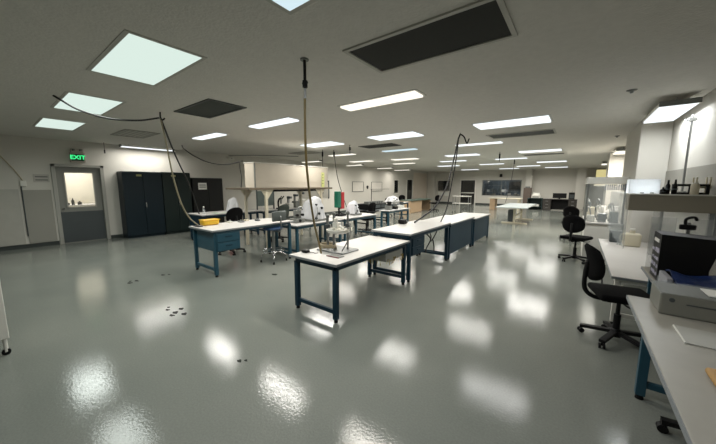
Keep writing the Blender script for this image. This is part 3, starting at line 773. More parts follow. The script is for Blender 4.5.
# yellow tray and odds on the drawer bench
t = thing('yellow_tray', 'yellow plastic tray on the bench with blue drawers', 'tray', (-5.56, 2.62, .831))
bm = BM(); box(bm, -.09, .09, -.145, .145, 0, .105, .03, 3)
for v in bm.verts: v.co.x *= 1 + v.co.z * .8; v.co.y *= 1 + v.co.z * .5
smooth(obj('shell', bm, YELLOW, t)); obj('rim', box(BM(), -.102, .102, -.157, .157, .095, .107, .005), YELLOW, t)
t = thing('black_pad', 'small black pad under the hose end on the drawer bench', 'pad', (-5.50, 2.37, .831))
obj('pad', box(BM(), -.10, .10, -.03, .05, 0, .015, .005), BLACK, t)
for i, (x, y, w_) in enumerate(((-5.55, 3.02, .05), (-5.45, 3.2, .06), (-5.58, 3.4, .05), (-5.4, 3.55, .05))):
    t = thing('small_fixture', ['white', 'silver', 'cream', 'dark'][i] + ' small metal fixture behind the yellow tray on the drawer bench', 'fixture', (x, y, .831))
    obj('block', box(BM(), -w_, w_, -w_ * .7, w_ * .7, 0, .03, .005), [WHITEM, STEEL, CREAM, DKGREY][i], t); obj('pin', cyl(BM(), (0, 0, .03), (0, 0, .06), .012), STEEL, t)

# red stand beneath
t = thing('red_stand', 'small red metal stand on the floor behind the blue drawers', 'stand', (-6.95, 3.78, 0))
obj('foot_plate', box(BM(), -.16, .16, -.12, .12, 0, .03, .005), REDP, t)
bm = BM(); bar(bm, (-.08, 0, .03), (.06, .05, .46), .07); bar(bm, (.08, -.02, .03), (.0, -.03, .30), .06); obj('strut', bm, REDP, t)
obj('cradle', box(BM(), -.09, .13, -.08, .10, .44, .50, .012), REDP, t)

# ------------------------------------------------------------------ covered machines, racks
def covered(name, label, loc, sx, sy, h, lean=0.0, knobs=True):
    t = thing(name, label, 'covered machine', loc)
    bm = BM(); seg = 36; rings = []; rnd = random.Random(int(loc[1] * 100)); ph = rnd.random() * 6
    for j in range(13):
        f = j / 12; z = h * f
        k = 1 - .42 * f ** 1.2
        if f > .86: k *= 1 - .55 * ((f - .86) / .14) ** 2
        ring = []
        for i in range(seg):
            an = 2 * PI * i / seg
            fold = 1 + .10 * (1 - f) * math.sin(an * 7 + ph) + .06 * math.sin(an * 3 + f * 4 + ph) + rnd.uniform(-.035, .035)
            cx, sy_ = math.cos(an), math.sin(an)
            q = (abs(cx) ** 6 + abs(sy_) ** 6) ** (-1 / 6)
            step = .16 * (1 if cx > .2 and f > .62 else 0)
            ring.append(bm.verts.new((cx * q * sx * (k - step) * fold + lean * f, sy_ * q * sy * k * fold + .12 * sy * f, z + (rnd.uniform(-.01, .01) if 0 < j < 12 else 0) - (.10 * h * (1 - sy_) * .5 if j > 9 else 0))))
        rings.append(ring)
    for a, b in zip(rings[:-1], rings[1:]):
        for i in range(seg): bm.faces.new((a[i], a[(i + 1) % seg], b[(i + 1) % seg], b[i]))
    bm.faces.new(rings[-1]); bm.faces.new(rings[0][::-1])
    smooth(obj('dust_cover', bm, DRAPE, t), 70)
    if knobs:
        for (dx, dy, z, r) in ((sx * .93, -.1 * sy, h * .30, .03), (sx * .85, .35 * sy, h * .52, .028), (sx * .95, -.5 * sy, h * .12, .035), (sx * .7, -.2 * sy, h * .66, .022)):
            obj('knob', cyl(BM(), (dx - .12, dy, z), (dx + .02, dy, z), r), BLACK, t)
        obj('machine_base', box(BM(), -sx * 1.1, sx * 1.15, -sy * 1.05, sy * 1.0, 0, .05, .01), GREYP, t)
        obj('spindle', tube(BM(), [(sx * .9, -sy * .5, .04), (sx * 1.25, -sy * .6, h * .35), (sx * .9, -sy * .3, h * .6)], .014), STEEL, t)
    return t
covered('covered_machine', 'large white dust-covered machine on the bench behind the hose apparatus', (-5.28, 5.06, .711), .26, .26, .60)
covered('covered_machine', 'smaller white dust-covered machine beside the red and green caddy', (-5.30, 6.72, .711), .18, .17, .42)
covered('covered_microscope', 'white covered microscope on the bench by the tan desk', (-6.95, 11.75, .761), .24, .40, .32)
covered('covered_bottle_machine', 'pale covered machine on the bench before the black cabinet', (-8.3, 4.62, .781), .14, .16, .44, knobs=False)

t = thing('bench_instrument', 'grey instrument with black knobs beside the large white covered machine', 'instrument', (-5.25, 4.52, .711))
bm = BM(); box(bm, -.12, .12, -.14, .14, 0, .10, .015); box(bm, -.06, .06, -.08, .08, .10, .30, .02); obj('body', bm, GREYP, t)
obj('arm', tube(BM(), [(0, 0, .28), (.05, .05, .36), (.10, .10, .30)], .02), STEEL, t)
for s in (-.08, .08): obj('knob', cyl(BM(), (.06, s, .18), (.12, s, .18), .03), BLACK, t)
obj('dial', cyl(BM(), (.12, -.02, .05), (.135, -.02, .05), .035), BLACK, t)

t = thing('part_caddy', 'upright green and red caddy on a black stand', 'caddy', (-5.42, 6.22, .711))
obj('stand', box(BM(), -.10, .14, -.14, .16, 0, .06, .01), BLACK, t)
obj('support_post', box(BM(), -.02, .02, -.02, .02, .06, .35), BLACK, t)
obj('green_bin', box(BM(), -.07, .07, -.13, .02, .24, .70, .015), GREENP, t)
obj('red_bin', box(BM(), -.07, .07, .025, .17, .20, .68, .015), REDP, t)
bm = BM(); tube(bm, [(.05, -.1, .22), (.10, -.05, .1), (.08, .12, .06)], .02, 6, 8); obj('cable_loop', bm, BLACK, t)

t = thing('long_instrument', 'long black instrument with grey rack on top on the dark bench', 'instrument', (-6.58, 9.55, .641))
obj('chassis', box(BM(), -.3, .3, -.65, .65, 0, .22, .02), BLACK, t)
bm = BM()
for k in range(7): box(bm, .02, .24, -.56 + k * .16, -.46 + k * .16, .22, .31, .006)
obj('rack_modules', bm, GREYP, t)
for s in (-.42, .0, .42): obj('front_panel', box(BM(), .3, .308, s - .18, s + .18, .05, .17), DKGREY, t)

# on back left benches
t = thing('spray_bottle', 'clear plastic bottle on the end of the bench before the cabinets', 'bottle', (-8.25, 3.75, .781))
smooth(obj('flask', lathe(BM(), [(.035, 0), (.04, .01), (.04, .12), (.018, .16), (.018, .18)], (0, 0, 0), 14), CLEAR, t)); obj('cap', cyl(BM(), (0, 0, .18), (0, 0, .21), .02), WHITEM, t)
t = thing('paper_sheet', 'greenish paper pads lying on the bench before the cabinets', 'paper', (-8.2, 4.15, .781))
obj('sheet', box(BM(), -.12, .12, -.16, .16, 0, .012), mat('pale green paper', (180, 200, 180), .7), t); obj('top_sheet', box(BM(), -.08, .12, -.06, .17, .012, .018), PAPER, t)
t = thing('microscope', 'dark binocular microscope on the bench behind the cream frame', 'microscope', (-8.2, 6.3, .761))
obj('base', box(BM(), -.10, .16, -.10, .10, 0, .04, .01), BLACK, t); obj('arm', tube(BM(), [(-.07, 0, .03), (-.09, 0, .22), (-.03, 0, .34), (.06, 0, .36)], .03), BLACK, t)
bm = BM(); cyl(bm, (.06, 0, .18), (.06, 0, .36), .035); obj('objective', bm, GREYP, t)
for s in (-.03, .03): obj('eyepiece', cyl(BM(), (.06, s, .34), (.16, s * 1.6, .44), .018), BLACK, t)
t = thing('rack_screen', 'grey-green mesh rack standing on the bench behind the frame', 'rack', (-8.45, 5.9, .761))
obj('mesh_panel', box(BM(), -.01, .01, -.35, .35, .12, .62), mat('grey green mesh', (96, 108, 104), .6), t)
for s in (-.33, 0, .33): obj('upright', box(BM(), -.02, .02, s - .015, s + .015, 0, .70), DKGREY, t)
for i, (y, m_) in enumerate(((6.75, WHITEM), (7.05, GREYP), (7.35, WHITEM))):
    t = thing('bench_machine', ['white', 'grey', 'tall white'][i] + ' bench machine at the end of the bench behind the frame', 'machine', (-8.25, y, .761))
    obj('body', box(BM(), -.12, .12, -.1, .1, 0, .18 + .06 * i, .02), m_, t); obj('column', box(BM(), -.08, -.02, -.03, .03, .18 + .06 * i, .34 + .07 * i), STEEL, t); obj('head', box(BM(), -.08, .10, -.05, .05, .34 + .07 * i, .42 + .07 * i, .01), DKGREY, t)
for i, (y, h_) in enumerate(((8.35, .28), (8.75, .2), (9.2, .24))):
    t = thing('bench_device', ['upright grey', 'black', 'white'][i] + ' device on the narrow bench beside the office chair', 'device', (-5.06, y, .761))
    obj('body', box(BM(), -.10, .10, -.09, .09, 0, h_ * .5, .015), [GREYP, BLACK, WHITEM][i], t); obj('head', box(BM(), -.04, .09, -.04, .04, h_ * .5, h_, .01), [BLACK, GREYP, DKGREY][i], t)

# cream overhead frame with the enclosure
fr = thing('overhead_frame', 'cream metal frame with gusset posts carrying a white enclosure', 'frame', (-6.5, 5.2, 0))
for x in (-.45, .44):
    for y in (-.95, .95):
        p = obj('post', box(BM(), x - .03, x + .03, y - .03, y + .03, 0, 1.47, .004), CREAM, fr)
        bm = BM(); s = 1 if y < 0 else -1
        prism(bm, [(y + s * .03, 1.47), (y + s * .22, 1.47), (y + s * .03, 1.22)], 'x', x - .008, x + .008)
        prism(bm, [(y - s * .03, 1.47), (y - s * .14, 1.47), (y - s * .03, 1.30)], 'x', x - .008, x + .008)
        obj('gusset', bm, CREAM, p)
obj('shelf', box(BM(), -.52, .53, -1.45, 1.35, 1.47, 1.52, .004), mat('brown shelf edge', (96, 86, 70), .6), fr)
obj('lower_beam', box(BM(), .43, .47, -.95, .95, .62, .67), CREAM, fr)
obj('light_rail', box(BM(), -.1, .1, -.4, 1.1, 1.41, 1.468, .01), BLACK, fr)
en = thing('white_enclosure', 'large white boxed enclosure on top of the cream frame', 'enclosure', (-6.72, 5.2, 1.521))
ENC = mat('beige enclosure panel', (172, 164, 150), .6, var=.04)
obj('front_panel', box(BM(), .18, .20, -.93, 1.72, 0, .62), ENC, en)
bm = BM(); box(bm, -.22, .18, -.95, -.93, 0, .62); box(bm, -.22, .18, 1.70, 1.72, 0, .62); box(bm, -.22, -.20, -.93, 1.70, 0, .62); obj('side_panels', bm, mat('pale enclosure side', (186, 178, 164), .6), en)
obj('roof_panel', box(BM(), -.24, .215, -.97, 1.74, .62, .635), WHITEM, en)
obj('corner_strip', box(BM(), .175, .208, -.945, -.915, 0, .62), GREYP, en)
obj('seam_strip', box(BM(), .2, .206, -.6, 1.72, .15, .17), ENC, en)
t = thing('hanging_tag', 'yellow-green strip tag at the end of the white enclosure', 'tag', (-6.49, 6.68, 1.521))
obj('strip', box(BM(), 0, .006, -.06, .06, 0, .46), mat('yellow green strip', (186, 190, 120), .6), t); bm = BM()
for k in range(4): box(bm, .006, .009, -.03, .01, .1 + k * .09, .13 + k * .09)
obj('printed_marks', bm, DKGREY, t)
# steel rod stand behind (between whiteboards and caddy)
t = thing('pole_stand', 'thin black pole stand with crossbar before the second whiteboard', 'stand', (-9.6, 13.9, 0))
obj('pole', cyl(BM(), (0, 0, .02), (0, 0, 1.35), .02), BLACK, t); obj('crossbar', cyl(BM(), (0, -.1, 1.34), (.3, 1.5, 1.34), .012), BLACK, t); obj('base_plate', box(BM(), -.2, .2, -.2, .2, 0, .025), BLACK, t)
t = thing('wall_partition', 'grey framed hatch on the wall behind the enclosure', 'hatch', (XL, 10.6, 0))
obj('grey_panel', box(BM(), .0, .03, -1.0, 1.0, .9, 1.75), WALLGREY, t); bm = BM(); box(bm, 0, .05, -1.06, -1.0, .85, 1.8); box(bm, 0, .05, 1.0, 1.06, .85, 1.8); box(bm, 0, .05, -1.06, 1.06, 1.75, 1.82); obj('frame', bm, DKGREY, t)

# ------------------------------------------------------------------ far furniture
t = thing('office_desk', 'tan wood desk with dark green top and open kneehole', 'desk', (-7.75, 15.7, 0))
obj('desk_top', box(BM(), -.42, .42, -1.1, 1.7, .69, .73, .006), GREENTOP, t)
obj('tan_panel', box(BM(), .30, .34, -1.05, .35, .02, .69), WOOD, t)
obj('end_panel', box(BM(), -.38, .34, -1.08, -1.04, 0, .69), WOOD, t); obj('far_panel', box(BM(), -.38, .34, 1.6, 1.64, 0, .69), WOOD, t)
obj('pedestal', box(BM(), -.38, .30, -.3, .34, .05, .69), WOOD, t); obj('back_panel', box(BM(), -.38, -.35, .25, 1.6, .2, .69), BLACK, t)
t = thing('white_trolley', 'white two-shelf trolley before the black back door', 'trolley', (-5.35, 17.0, 0))
for z in (.52, .93): obj('shelf', box(BM(), -.47, .47, -.25, .25, z, z + .035, .005), WHITEM, t)
for x in (-.44, .44):
    for y in (-.22, .22):
        l = obj('leg', box(BM(), x - .018, x + .018, y - .018, y + .018, .06, .93), STEEL, t); obj('caster', cyl(BM(), (x - .015, y, .03), (x + .015, y, .03), .03), BLACK, l)
tb = thing('window_table', 'white table with tan wood end under the long back window', 'table', (-3.75, 20.6, 0))
obj('tabletop', box(BM(), -.95, .95, -.4, .4, .72, .76, .006), CREAM, tb)
obj('wood_end', box(BM(), -.82, -.50, -.32, .32, 0, .72, .006), WOOD, tb); obj('post_leg', box(BM(), .78, .88, -.3, .3, 0, .72), CREAM, tb)
t = thing('cream_table', 'cream T-legged table in the middle of the open floor', 'table', (-2.05, 14.1, 0))
obj('tabletop', box(BM(), -.56, .56, -1.55, 1.6, .70, .735, .006), mat('pale blue grey laminate', (164, 172, 172), .35), t)
for y in (-.6, 1.25):
    l = obj('leg', box(BM(), -.04, .04, y - .06, y + .06, .05, .70), CREAM, t); obj('foot', box(BM(), -.48, .48, y - .05, y + .05, 0, .05, .006), CREAM, l)
obj('brace', bar(BM(), (0, -.55, .32), (0, 1.2, .32), .06), CREAM, t)
t = thing('computer_tower', 'black computer tower on the floor under the cream table', 'computer', (-2.2, 14.5, 0))
obj('case', box(BM(), -.22, .0, -.25, .25, .02, .50, .01), BLACK, t); obj('front_bezel', box(BM(), -.22, .0, -.265, -.25, .02, .50, .004), DKGREY, t); obj('feet', box(BM(), -.2, -.02, -.2, .2, 0, .02), BLACK, t)
# alcove
t = thing('storage_stand', 'dark teal stand with pale printer on top in the alcove', 'cabinet', (-2.22, 22.3, 0))
obj('top', box(BM(), -.42, .42, -.32, .32, .72, .76, .005), TEAL, t); obj('shelf', box(BM(), -.38, .38, -.3, .3, .18, .21), TEAL, t)
for s in (-.40, .40): obj('side_panel', box(BM(), s - .02, s + .02, -.3, .3, 0, .72), TEAL, t)
obj('back_panel', box(BM(), -.38, .38, .28, .30, 0, .72), TEAL, t)
t = thing('printer', 'pale grey printer on the dark teal stand', 'printer', (-2.2, 22.3, .761))
obj('body', box(BM(), -.24, .24, -.2, .2, 0, .20, .02), WHITEM, t); obj('paper_tray', box(BM(), -.18, .18, .1, .16, .20, .34, .01), PAPER, t); obj('output_slot', box(BM(), -.18, .18, -.206, -.2, .05, .09), DKGREY, t)
t = thing('paper_stack', 'white paper ream on the lower shelf of the teal stand', 'paper', (-2.15, 22.25, .211))
obj('ream', box(BM(), -.17, .17, -.12, .12, 0, .14, .005), PAPER, t); obj('wrapper', box(BM(), -.172, .172, -.05, .05, -.0, .143), WHITEM, t)
t = thing('drawer_desk', 'dark desk with two drawer pedestals in the alcove', 'desk', (-.88, 22.2, 0))
DSK = mat('dark grey brown desk', (58, 54, 50), .5)
obj('desk_top', box(BM(), -.88, .88, -.38, .38, .70, .735, .005), DSK, t)
for s in (-1, 1):
    p = obj('pedestal', box(BM(), s * .66 - .21, s * .66 + .21, -.34, .34, .03, .70), DSK, t)
    for k in range(3):
        obj('drawer_front', box(BM(), s * .66 - .19, s * .66 + .19, -.352, -.34, .06 + k * .21, .25 + k * .21, .004), mat('desk drawer', (72, 68, 64), .5) if k == 0 and s == -1 else DSK, p)
        obj('drawer_pull', box(BM(), s * .66 - .07, s * .66 + .07, -.37, -.352, .16 + k * .21, .19 + k * .21, .004), STEEL, p)
obj('modesty_panel', box(BM(), -.45, .45, .2, .22, .05, .70), BLACK, t)
t = thing('monitor', 'black monitor on the drawer desk in the alcove', 'monitor', (-.92, 22.25, .736))
obj('screen', box(BM(), -.36, .36, -.02, .02, .05, .36, .01), BLACK, t); obj('stand', box(BM(), -.05, .05, -.01, .04, .01, .1), BLACK, t); obj('foot', box(BM(), -.14, .14, -.1, .1, 0, .015), BLACK, t)
t = thing('desktop_speaker', 'black tower box beside the monitor in the alcove', 'computer', (-.30, 22.2, .736))
obj('case', box(BM(), -.15, .15, -.2, .2, 0, .42, .01), BLACK, t); obj('grille', box(BM(), -.12, .12, -.208, -.2, .05, .3), DKGREY, t); obj('antenna', cyl(BM(), (0, 0, .42), (0, 0, .52), .006), BLACK, t)

# ------------------------------------------------------------------ right wall hoods
h1 = thing('clean_hood', 'grey overhead hood with clear curtains above the low white table', 'hood', (0, 0, 0))
obj('plenum', box(box(BM(), .48, 1.17, 4.60, 5.0, 1.31, 1.50, .006), .95, 1.17, 5.0, 6.95, 1.31, 1.50), mat('grey hood panel', (142, 136, 122), .55, var=.04), h1)
obj('end_lip', box(BM(), .478, 1.17, 4.585, 4.6, 1.49, 1.505), WHITEM, h1)
bm = BM(); n = 60
pts = [(.475 + .012 * math.sin(k * 1.05), 4.62 + k * (2.28 / n)) for k in range(n + 1)]
vs0 = [bm.verts.new((x, y, 1.49)) for x, y in pts]; vs1 = [bm.verts.new((x * 1.0 + .008 * math.sin(i), y, .84 + .02 * math.sin(i * .4))) for i, (x, y) in enumerate(pts)]
for i in range(n): bm.faces.new((vs0[i], vs0[i + 1], vs1[i + 1], vs1[i]))
cu = obj('front_curtain', bm, VINYL, h1); smooth(cu, 80)
obj('top_sheet', box(BM(), .47, .95, 5.0, 6.9, 1.49, 1.494), CLEAR, h1)
obj('end_curtain', box(BM(), .70, 1.165, 4.63, 4.634, .80, 1.31), CLEAR, h1)
obj('back_panel', box(BM(), 1.155, 1.165, 4.65, 6.9, .62, 1.31), WHITEM, h1)
for y in (4.66, 6.88):
    obj('post', box(BM(), 1.12, 1.155, y - .02, y + .02, .6, 1.31), STEEL, h1)

tp = thing('white_box', 'white box with added inner glow standing on the grey hood', 'light box', (.59, 4.75, 1.506))
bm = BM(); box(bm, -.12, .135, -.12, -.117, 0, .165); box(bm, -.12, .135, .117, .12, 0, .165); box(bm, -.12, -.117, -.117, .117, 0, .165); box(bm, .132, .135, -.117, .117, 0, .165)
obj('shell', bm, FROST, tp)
obj('added_glow_bar', box(BM(), -.10, .115, -.02, .02, .01, .05), emit('added inner glow', (244, 249, 255), 15.0), tp); bm = BM()  # glowing bar added inside to brighten the white box
for s in (-.02, .06): box(bm, s, s + .03, -.124, -.12, .004, .014)
obj('latches', bm, GREYP, tp)
for i, (x, h_, m_) in enumerate(((.765, .08, BLACK), (.80, .16, BLACK), (.855, .165, BLACK))):
    t = thing('black_canister', ['squat black canister beside the white box on the hood', 'slim black rod holder on the hood', 'thick black rod holder on the hood'][i], 'canister', (x, 4.72, 1.501))
    obj('body', lathe(BM(), [(.02 if i else .028, 0), (.02 if i else .028, h_ * .6), (.010, h_ * .75), (.008, h_), (0, h_)], (0, 0, 0), 12), m_, t); obj('collar', cyl(BM(), (0, 0, h_ * .3), (0, 0, h_ * .4), .024 if i else .03), DKGREY, t)
t = thing('black_clamp_frame', 'black bar frame standing on the hood', 'frame', (.92, 4.82, 1.501))
obj('top_bar', box(BM(), -.06, .20, -.015, .015, .09, .115), BLACK, t); obj('lower_bar', box(BM(), -.06, .20, -.015, .015, 0, .022), BLACK, t)
for s in (-.06, .07, .2): obj('upright', box(BM(), s - .012, s + .012, -.012, .012, 0, .115), BLACK, t)
t = thing('pale_jar', 'pale cylindrical jar before the black bar frame on the hood', 'jar', (1.0, 4.70, 1.501))
smooth(obj('body', lathe(BM(), [(.03, 0), (.034, .01), (.034, .10), (.028, .115), (0, .115)], (0, 0, 0), 16), CREAM, t)); obj('lid', cyl(BM(), (0, 0, .115), (0, 0, .13), .026), WHITEM, t)
t = thing('pale_rack', 'pale rack of short posts at the wall end of the hood', 'rack', (1.09, 4.92, 1.501))
obj('shelf_bar', box(BM(), -.06, .06, -.08, .08, .07, .10), CREAM, t)
for x, y in ((-.05, -.06), (.05, -.06), (-.05, .06), (.05, .06)): obj('post', cyl(BM(), (x, y, 0), (x, y, .19), .008), CREAM, t)
pl = thing('wall_pole', 'slim steel pole with clamp standing on the hood against the right wall', 'pole', (1.14, 5.9, 1.501))
obj('pole', cyl(BM(), (0, 0, 0), (0, 0, 1.04), .013), STEEL, pl); obj('clamp', box(BM(), -.04, .04, -.03, .03, .95, 1.0, .008), STEEL, pl); obj('clamp_screw', cyl(BM(), (-.07, 0, .975), (.05, 0, .975), .01), CHROME, pl); obj('foot', cyl(BM(), (0, 0, 0), (0, 0, .02), .04), STEEL, pl)

h2 = thing('hood_bench', 'white hood bench with framed canopy and clutter inside', 'hood', (0, 0, 0))
obj('cabinet', box(BM(), .20, 1.15, 9.4, 10.9, 0, .76, .008), WHITEM, h2) if False else None
bm = BM(); box(bm, .17, .78, 7.95, 9.6, .0, .78, .008); obj('base_cabinet', bm, WHITEM, h2)
obj('worktop', box(BM(), .14, .79, 7.90, 9.65, .78, .81, .004), WHITE, h2)
obj('canopy', box(BM(), .13, .79, 7.92, 9.6, 1.63, 1.77, .006), WHITEM, h2)
for x, y in ((.16, 7.96), (.16, 9.55), (.76, 7.96)): obj('post', box(BM(), x - .018, x + .018, y - .018, y + .018, .81, 1.63), GREYP, h2)
obj('side_sheet', box(BM(), .18, .74, 7.955, 7.96, .82, 1.62), CLEAR, h2)
obj('front_sheet', box(BM(), .155, .16, 7.99, 9.53, 1.2, 1.62), CLEAR, h2)
bm = BM()
for k in range(10): box(bm, .44 + k * .034, .456 + k * .034, 7.905, 7.915, 1.50, 1.62)
obj('grille', bm, mat('blue grey grille', (120, 130, 142), .5), h2)
hl = obj('hood_lamp', box(BM(), .30, .62, 8.0, 9.5, 1.585, 1.625, .008), emit('hood lamp', (255, 246, 214), .9), h2)
lamp(h2, (.46, 8.75, 1.575), .3, 1.4, 7, (1, .97, .88), 160)
for i in range(9):
    x, y = .26 + (i % 3) * .19, 8.15 + (i // 3) * .42
    t = thing('hood_instrument', ['white', 'silver', 'grey', 'pale', 'steel', 'black tipped', 'cream', 'low white', 'tall silver'][i] + ' small instrument in the clutter inside the hood bench', 'instrument', (x, y, .811), 0, 'hood bench clutter')
    mm = [WHITEM, STEEL, GREYP, CREAM, STEEL, WHITEM, CREAM, WHITE, STEEL][i]
    obj('body', box(BM(), -.07, .07, -.08, .08, 0, .14 + .05 * (i % 4), .012), mm, t); z0 = .14 + .05 * (i % 4)
    obj('arm', tube(BM(), [(0, 0, z0), (-.03, 0, z0 + .14), (-.06, .04, z0 + .17), (-.07, .06, z0 + .06)], .012), STEEL if mm != STEEL else WHITEM, t)
    obj('knob', cyl(BM(), (-.07, 0, .05), (-.09, 0, .05), .02), BLACK, t)

# far hoods seen between the columns
t = thing('pale_cupboard', 'pale cupboard beyond the hood bench along the right wall', 'cupboard', (.85, 11.6, 0))
obj('body', box(BM(), -.25, .33, -1.6, 1.8, 0, .85, .01), WHITEM, t); obj('worktop', box(BM(), -.28, .33, -1.62, 1.82, .85, .89), WHITE, t)

# on low white table
t = thing('white_jug', 'pale plastic jug at the far end of the low white table', 'jug', (.78, 6.6, .581))
bm = BM(); box(bm, -.11, .11, -.08, .08, 0, .22, .03, 3); cyl(bm, (.0, 0, .22), (0, 0, .27), .035); smooth(obj('body', bm, CREAM, t)); obj('cap', cyl(BM(), (0, 0, .27), (0, 0, .295), .04), WHITEM, t); obj('handle', tube(BM(), [(-.08, 0, .2), (-.14, 0, .18), (-.14, 0, .08), (-.10, 0, .06)], .012), CREAM, t)
t = thing('grey_bin', 'grey bin beside the pale jug on the low white table', 'bin', (.60, 6.95, .581))
obj('body', box(BM(), -.08, .08, -.1, .1, 0, .2, .01), DKGREY, t); obj('rim', box(BM(), -.09, .09, -.11, .11, .19, .205), GREYP, t)
t = thing('clip_cord', 'black hanging clip cord at the edge of the low white table', 'cord', (.372, 4.9, .55))
obj('cord', tube(BM(), [(-.012, .3, .02), (-.03, .2, -.08), (-.03, .0, -.2), (-.02, -.2, -.32)], .01), BLACK, t); obj('clip', box(BM(), -.04, -.015, -.26, -.2, -.38, -.3, .005), BLACK, t)

# document rack etc on the short bench
dr = thing('document_rack', 'black document rack with white labelled spines on the short bench', 'rack', (.62, 3.62, .751))
bm = BM(); prism(bm, [(0, 0), (.30, 0), (.30, .14), (.36, .40), (0, .42)], 'y', .0, .30)
obj('case', bm, BLACK, dr)
LBL = mat('white violet labels', (176, 172, 190), .6, var=.5, scale=60)
for k in range(4):
    for j in range(3):
        y = .02 + j * .09; z = .04 + k * .068
        obj('spine_label', box(BM(), -.004, 0, y, y + random.uniform(.04, .085), z, z + random.uniform(.02, .06)), LBL, dr)
obj('title_label', box(BM(), -.005, 0, .06, .24, .335, .365), PAPER, dr)
t = thing('black_gauge', 'small black gauge on a post behind the document rack', 'gauge', (.86, 4.06, .751))
obj('post', cyl(BM(), (0, 0, .01), (0, 0, .50), .014), STEEL, t); obj('gauge_head', box(BM(), -.06, .05, -.02, .02, .43, .48, .01), BLACK, t); obj('hook_arm', tube(BM(), [(-.02, 0, .47), (-.02, 0, .53), (.03, 0, .55), (.05, 0, .52)], .012), BLACK, t); obj('base_plate', box(BM(), -.06, .06, -.05, .05, 0, .012), STEEL, t)
t = thing('plastic_tray', 'clear plastic tray with blue film folded over it on the short bench', 'tray', (.86, 3.34, .751))
bm = BM(); box(bm, -.25, .28, -.20, .20, 0, .008); box(bm, -.25, -.242, -.2, .2, 0, .07); box(bm, .272, .28, -.2, .2, 0, .07); box(bm, -.25, .28, -.2, -.192, 0, .07); box(bm, -.25, .28, .192, .2, 0, .07); obj('tray', bm, CLEAR, t)
bm = BM(); nx, ny = 16, 12; g = {}
for i in range(nx + 1):
    for j in range(ny + 1):
        u, v = i / nx, j / ny
        g[i, j] = bm.verts.new((-.20 + .46 * u, -.20 + .42 * v, .085 + .035 * math.sin(u * 7 + v * 3) * .5 + .03 * math.cos(v * 9 + u * 2) * .5 + .05 * v - .03 * u))
for i in range(nx):
    for j in range(ny): bm.faces.new((g[i, j], g[i + 1, j], g[i + 1, j + 1], g[i, j + 1]))
ex_ = bmesh.ops.extrude_face_region(bm, geom=bm.faces[:]); bmesh.ops.translate(bm, verts=[v for v in ex_['geom'] if isinstance(v, bmesh.types.BMVert)], vec=(0, 0, -.012)); bmesh.ops.recalc_face_normals(bm, faces=bm.faces[:])
smooth(obj('blue_film', bm, BLUEBAG, t), 60)
bm = BM(); box(bm, -.245, -.21, -.1, .18, .01, .12, .005); obj('labelled_card', bm, mat('patterned card', (150, 150, 156), .6, var=.6, scale=45), t)
# grey box
gb = thing('equipment_case', 'low grey equipment case on the worn grey bench', 'case', (.49, 2.68, .751))
obj('shell', box(BM(), 0, .66, 0, .30, 0, .145, .008), mat('grey case', (122, 122, 114), .45), gb)
obj('lid_sheet', box(BM(), -.004, .664, -.004, .304, .145, .152), CLEAR, gb)
obj('front_groove', box(BM(), .12, .66, -.003, 0, .085, .092), DKGREY, gb); obj('corner_mark', cyl(BM(), (.055, -.003, .105), (.055, 0, .105), .014), DKGREY, gb)
obj('paper_scrap', box(BM(), .22, .40, .05, .22, .153, .158), PAPER, gb)
ps = thing('paper_sheet', 'grey-white rigid paper sheet lying on the worn grey bench', 'paper', (.53, 2.22, .751))
obj('sheet', box(BM(), 0, .45, .02, .27, 0, .006), mat('sheet grey white', (178, 178, 172), .6), ps); obj('edge_strip', box(BM(), -.006, 0, .02, .27, 0, .008), PAPER, ps)
t = thing('tan_pouch', 'orange-tan pouch on the worn grey bench', 'pouch', (.60, 1.86, .751))
bm = BM(); box(bm, -.075, .16, -.07, .08, 0, .03, .013, 3); smooth(obj('pouch', bm, TANOBJ, t)); obj('flap', box(BM(), -.05, .16, -.05, .06, .03, .036, .002), TANOBJ, t)

# sheets on the wall above the short bench
t = thing('clear_shield', 'clear plastic shield sheets leaning on the wall over the short bench', 'shield', (0, 0, 0))
for (x0, x1, y) in ((.62, .80, 4.16), (.86, 1.12, 4.12)):
    obj('sheet', box(BM(), x0, x1, y, y + .006, .752, 1.28), CLEAR, t)

# white cart at the very edge
t = thing('white_cart', 'white metal cart edge with thin leg beside the open floor', 'cart', (-4.505, -.30, 0))
obj('body', box(BM(), -.36, .36, -.34, .34, .16, .95, .006), WHITEM, t)
for x in (-.33, .33):
    for y in (-.31, .31): l = obj('leg', cyl(BM(), (x, y, .03), (x, y, .16), .015), WHITEM, t); obj('caster', cyl(BM(), (x - .012, y, .03), (x + .012, y, .03), .03), BLACK, l)

# ------------------------------------------------------------------ hoses and cables
t = thing('air_hose', 'olive air hose dropping from a ceiling rod to the near white bench', 'hose', (-2.11, 1.95, H))
def loc_pts(o, pts): return [tuple(Vector(p) - Vector(o)) for p in pts]
o_ = (-2.11, 1.95, H)
obj('ceiling_plate', cyl(BM(), (0, 0, 0), (0, 0, -.012), .04), GREYP, t)
obj('drop_rod', cyl(BM(), (0, 0, -.01), (0, 0, -.26), .014), BLACK, t)
bm = BM(); cyl(bm, (0, 0, -.19), (0, 0, -.25), .024); cyl(bm, (-.03, 0, -.21), (.03, 0, -.21), .011); obj('valve', bm, BLACK, t)
obj('coupling', cyl(BM(), (0, 0, -.26), (0, 0, -.36), .012), STEEL, t)
obj('hose', tube(BM(), loc_pts(o_, [(-2.11, 1.945, 2.40), (-2.134, 1.963, 1.98), (-2.23, 2.08, 1.60), (-2.376, 2.29, 1.18), (-2.475, 2.46, .90), (-2.52, 2.545, .742)]), .012), HOSEY, t)

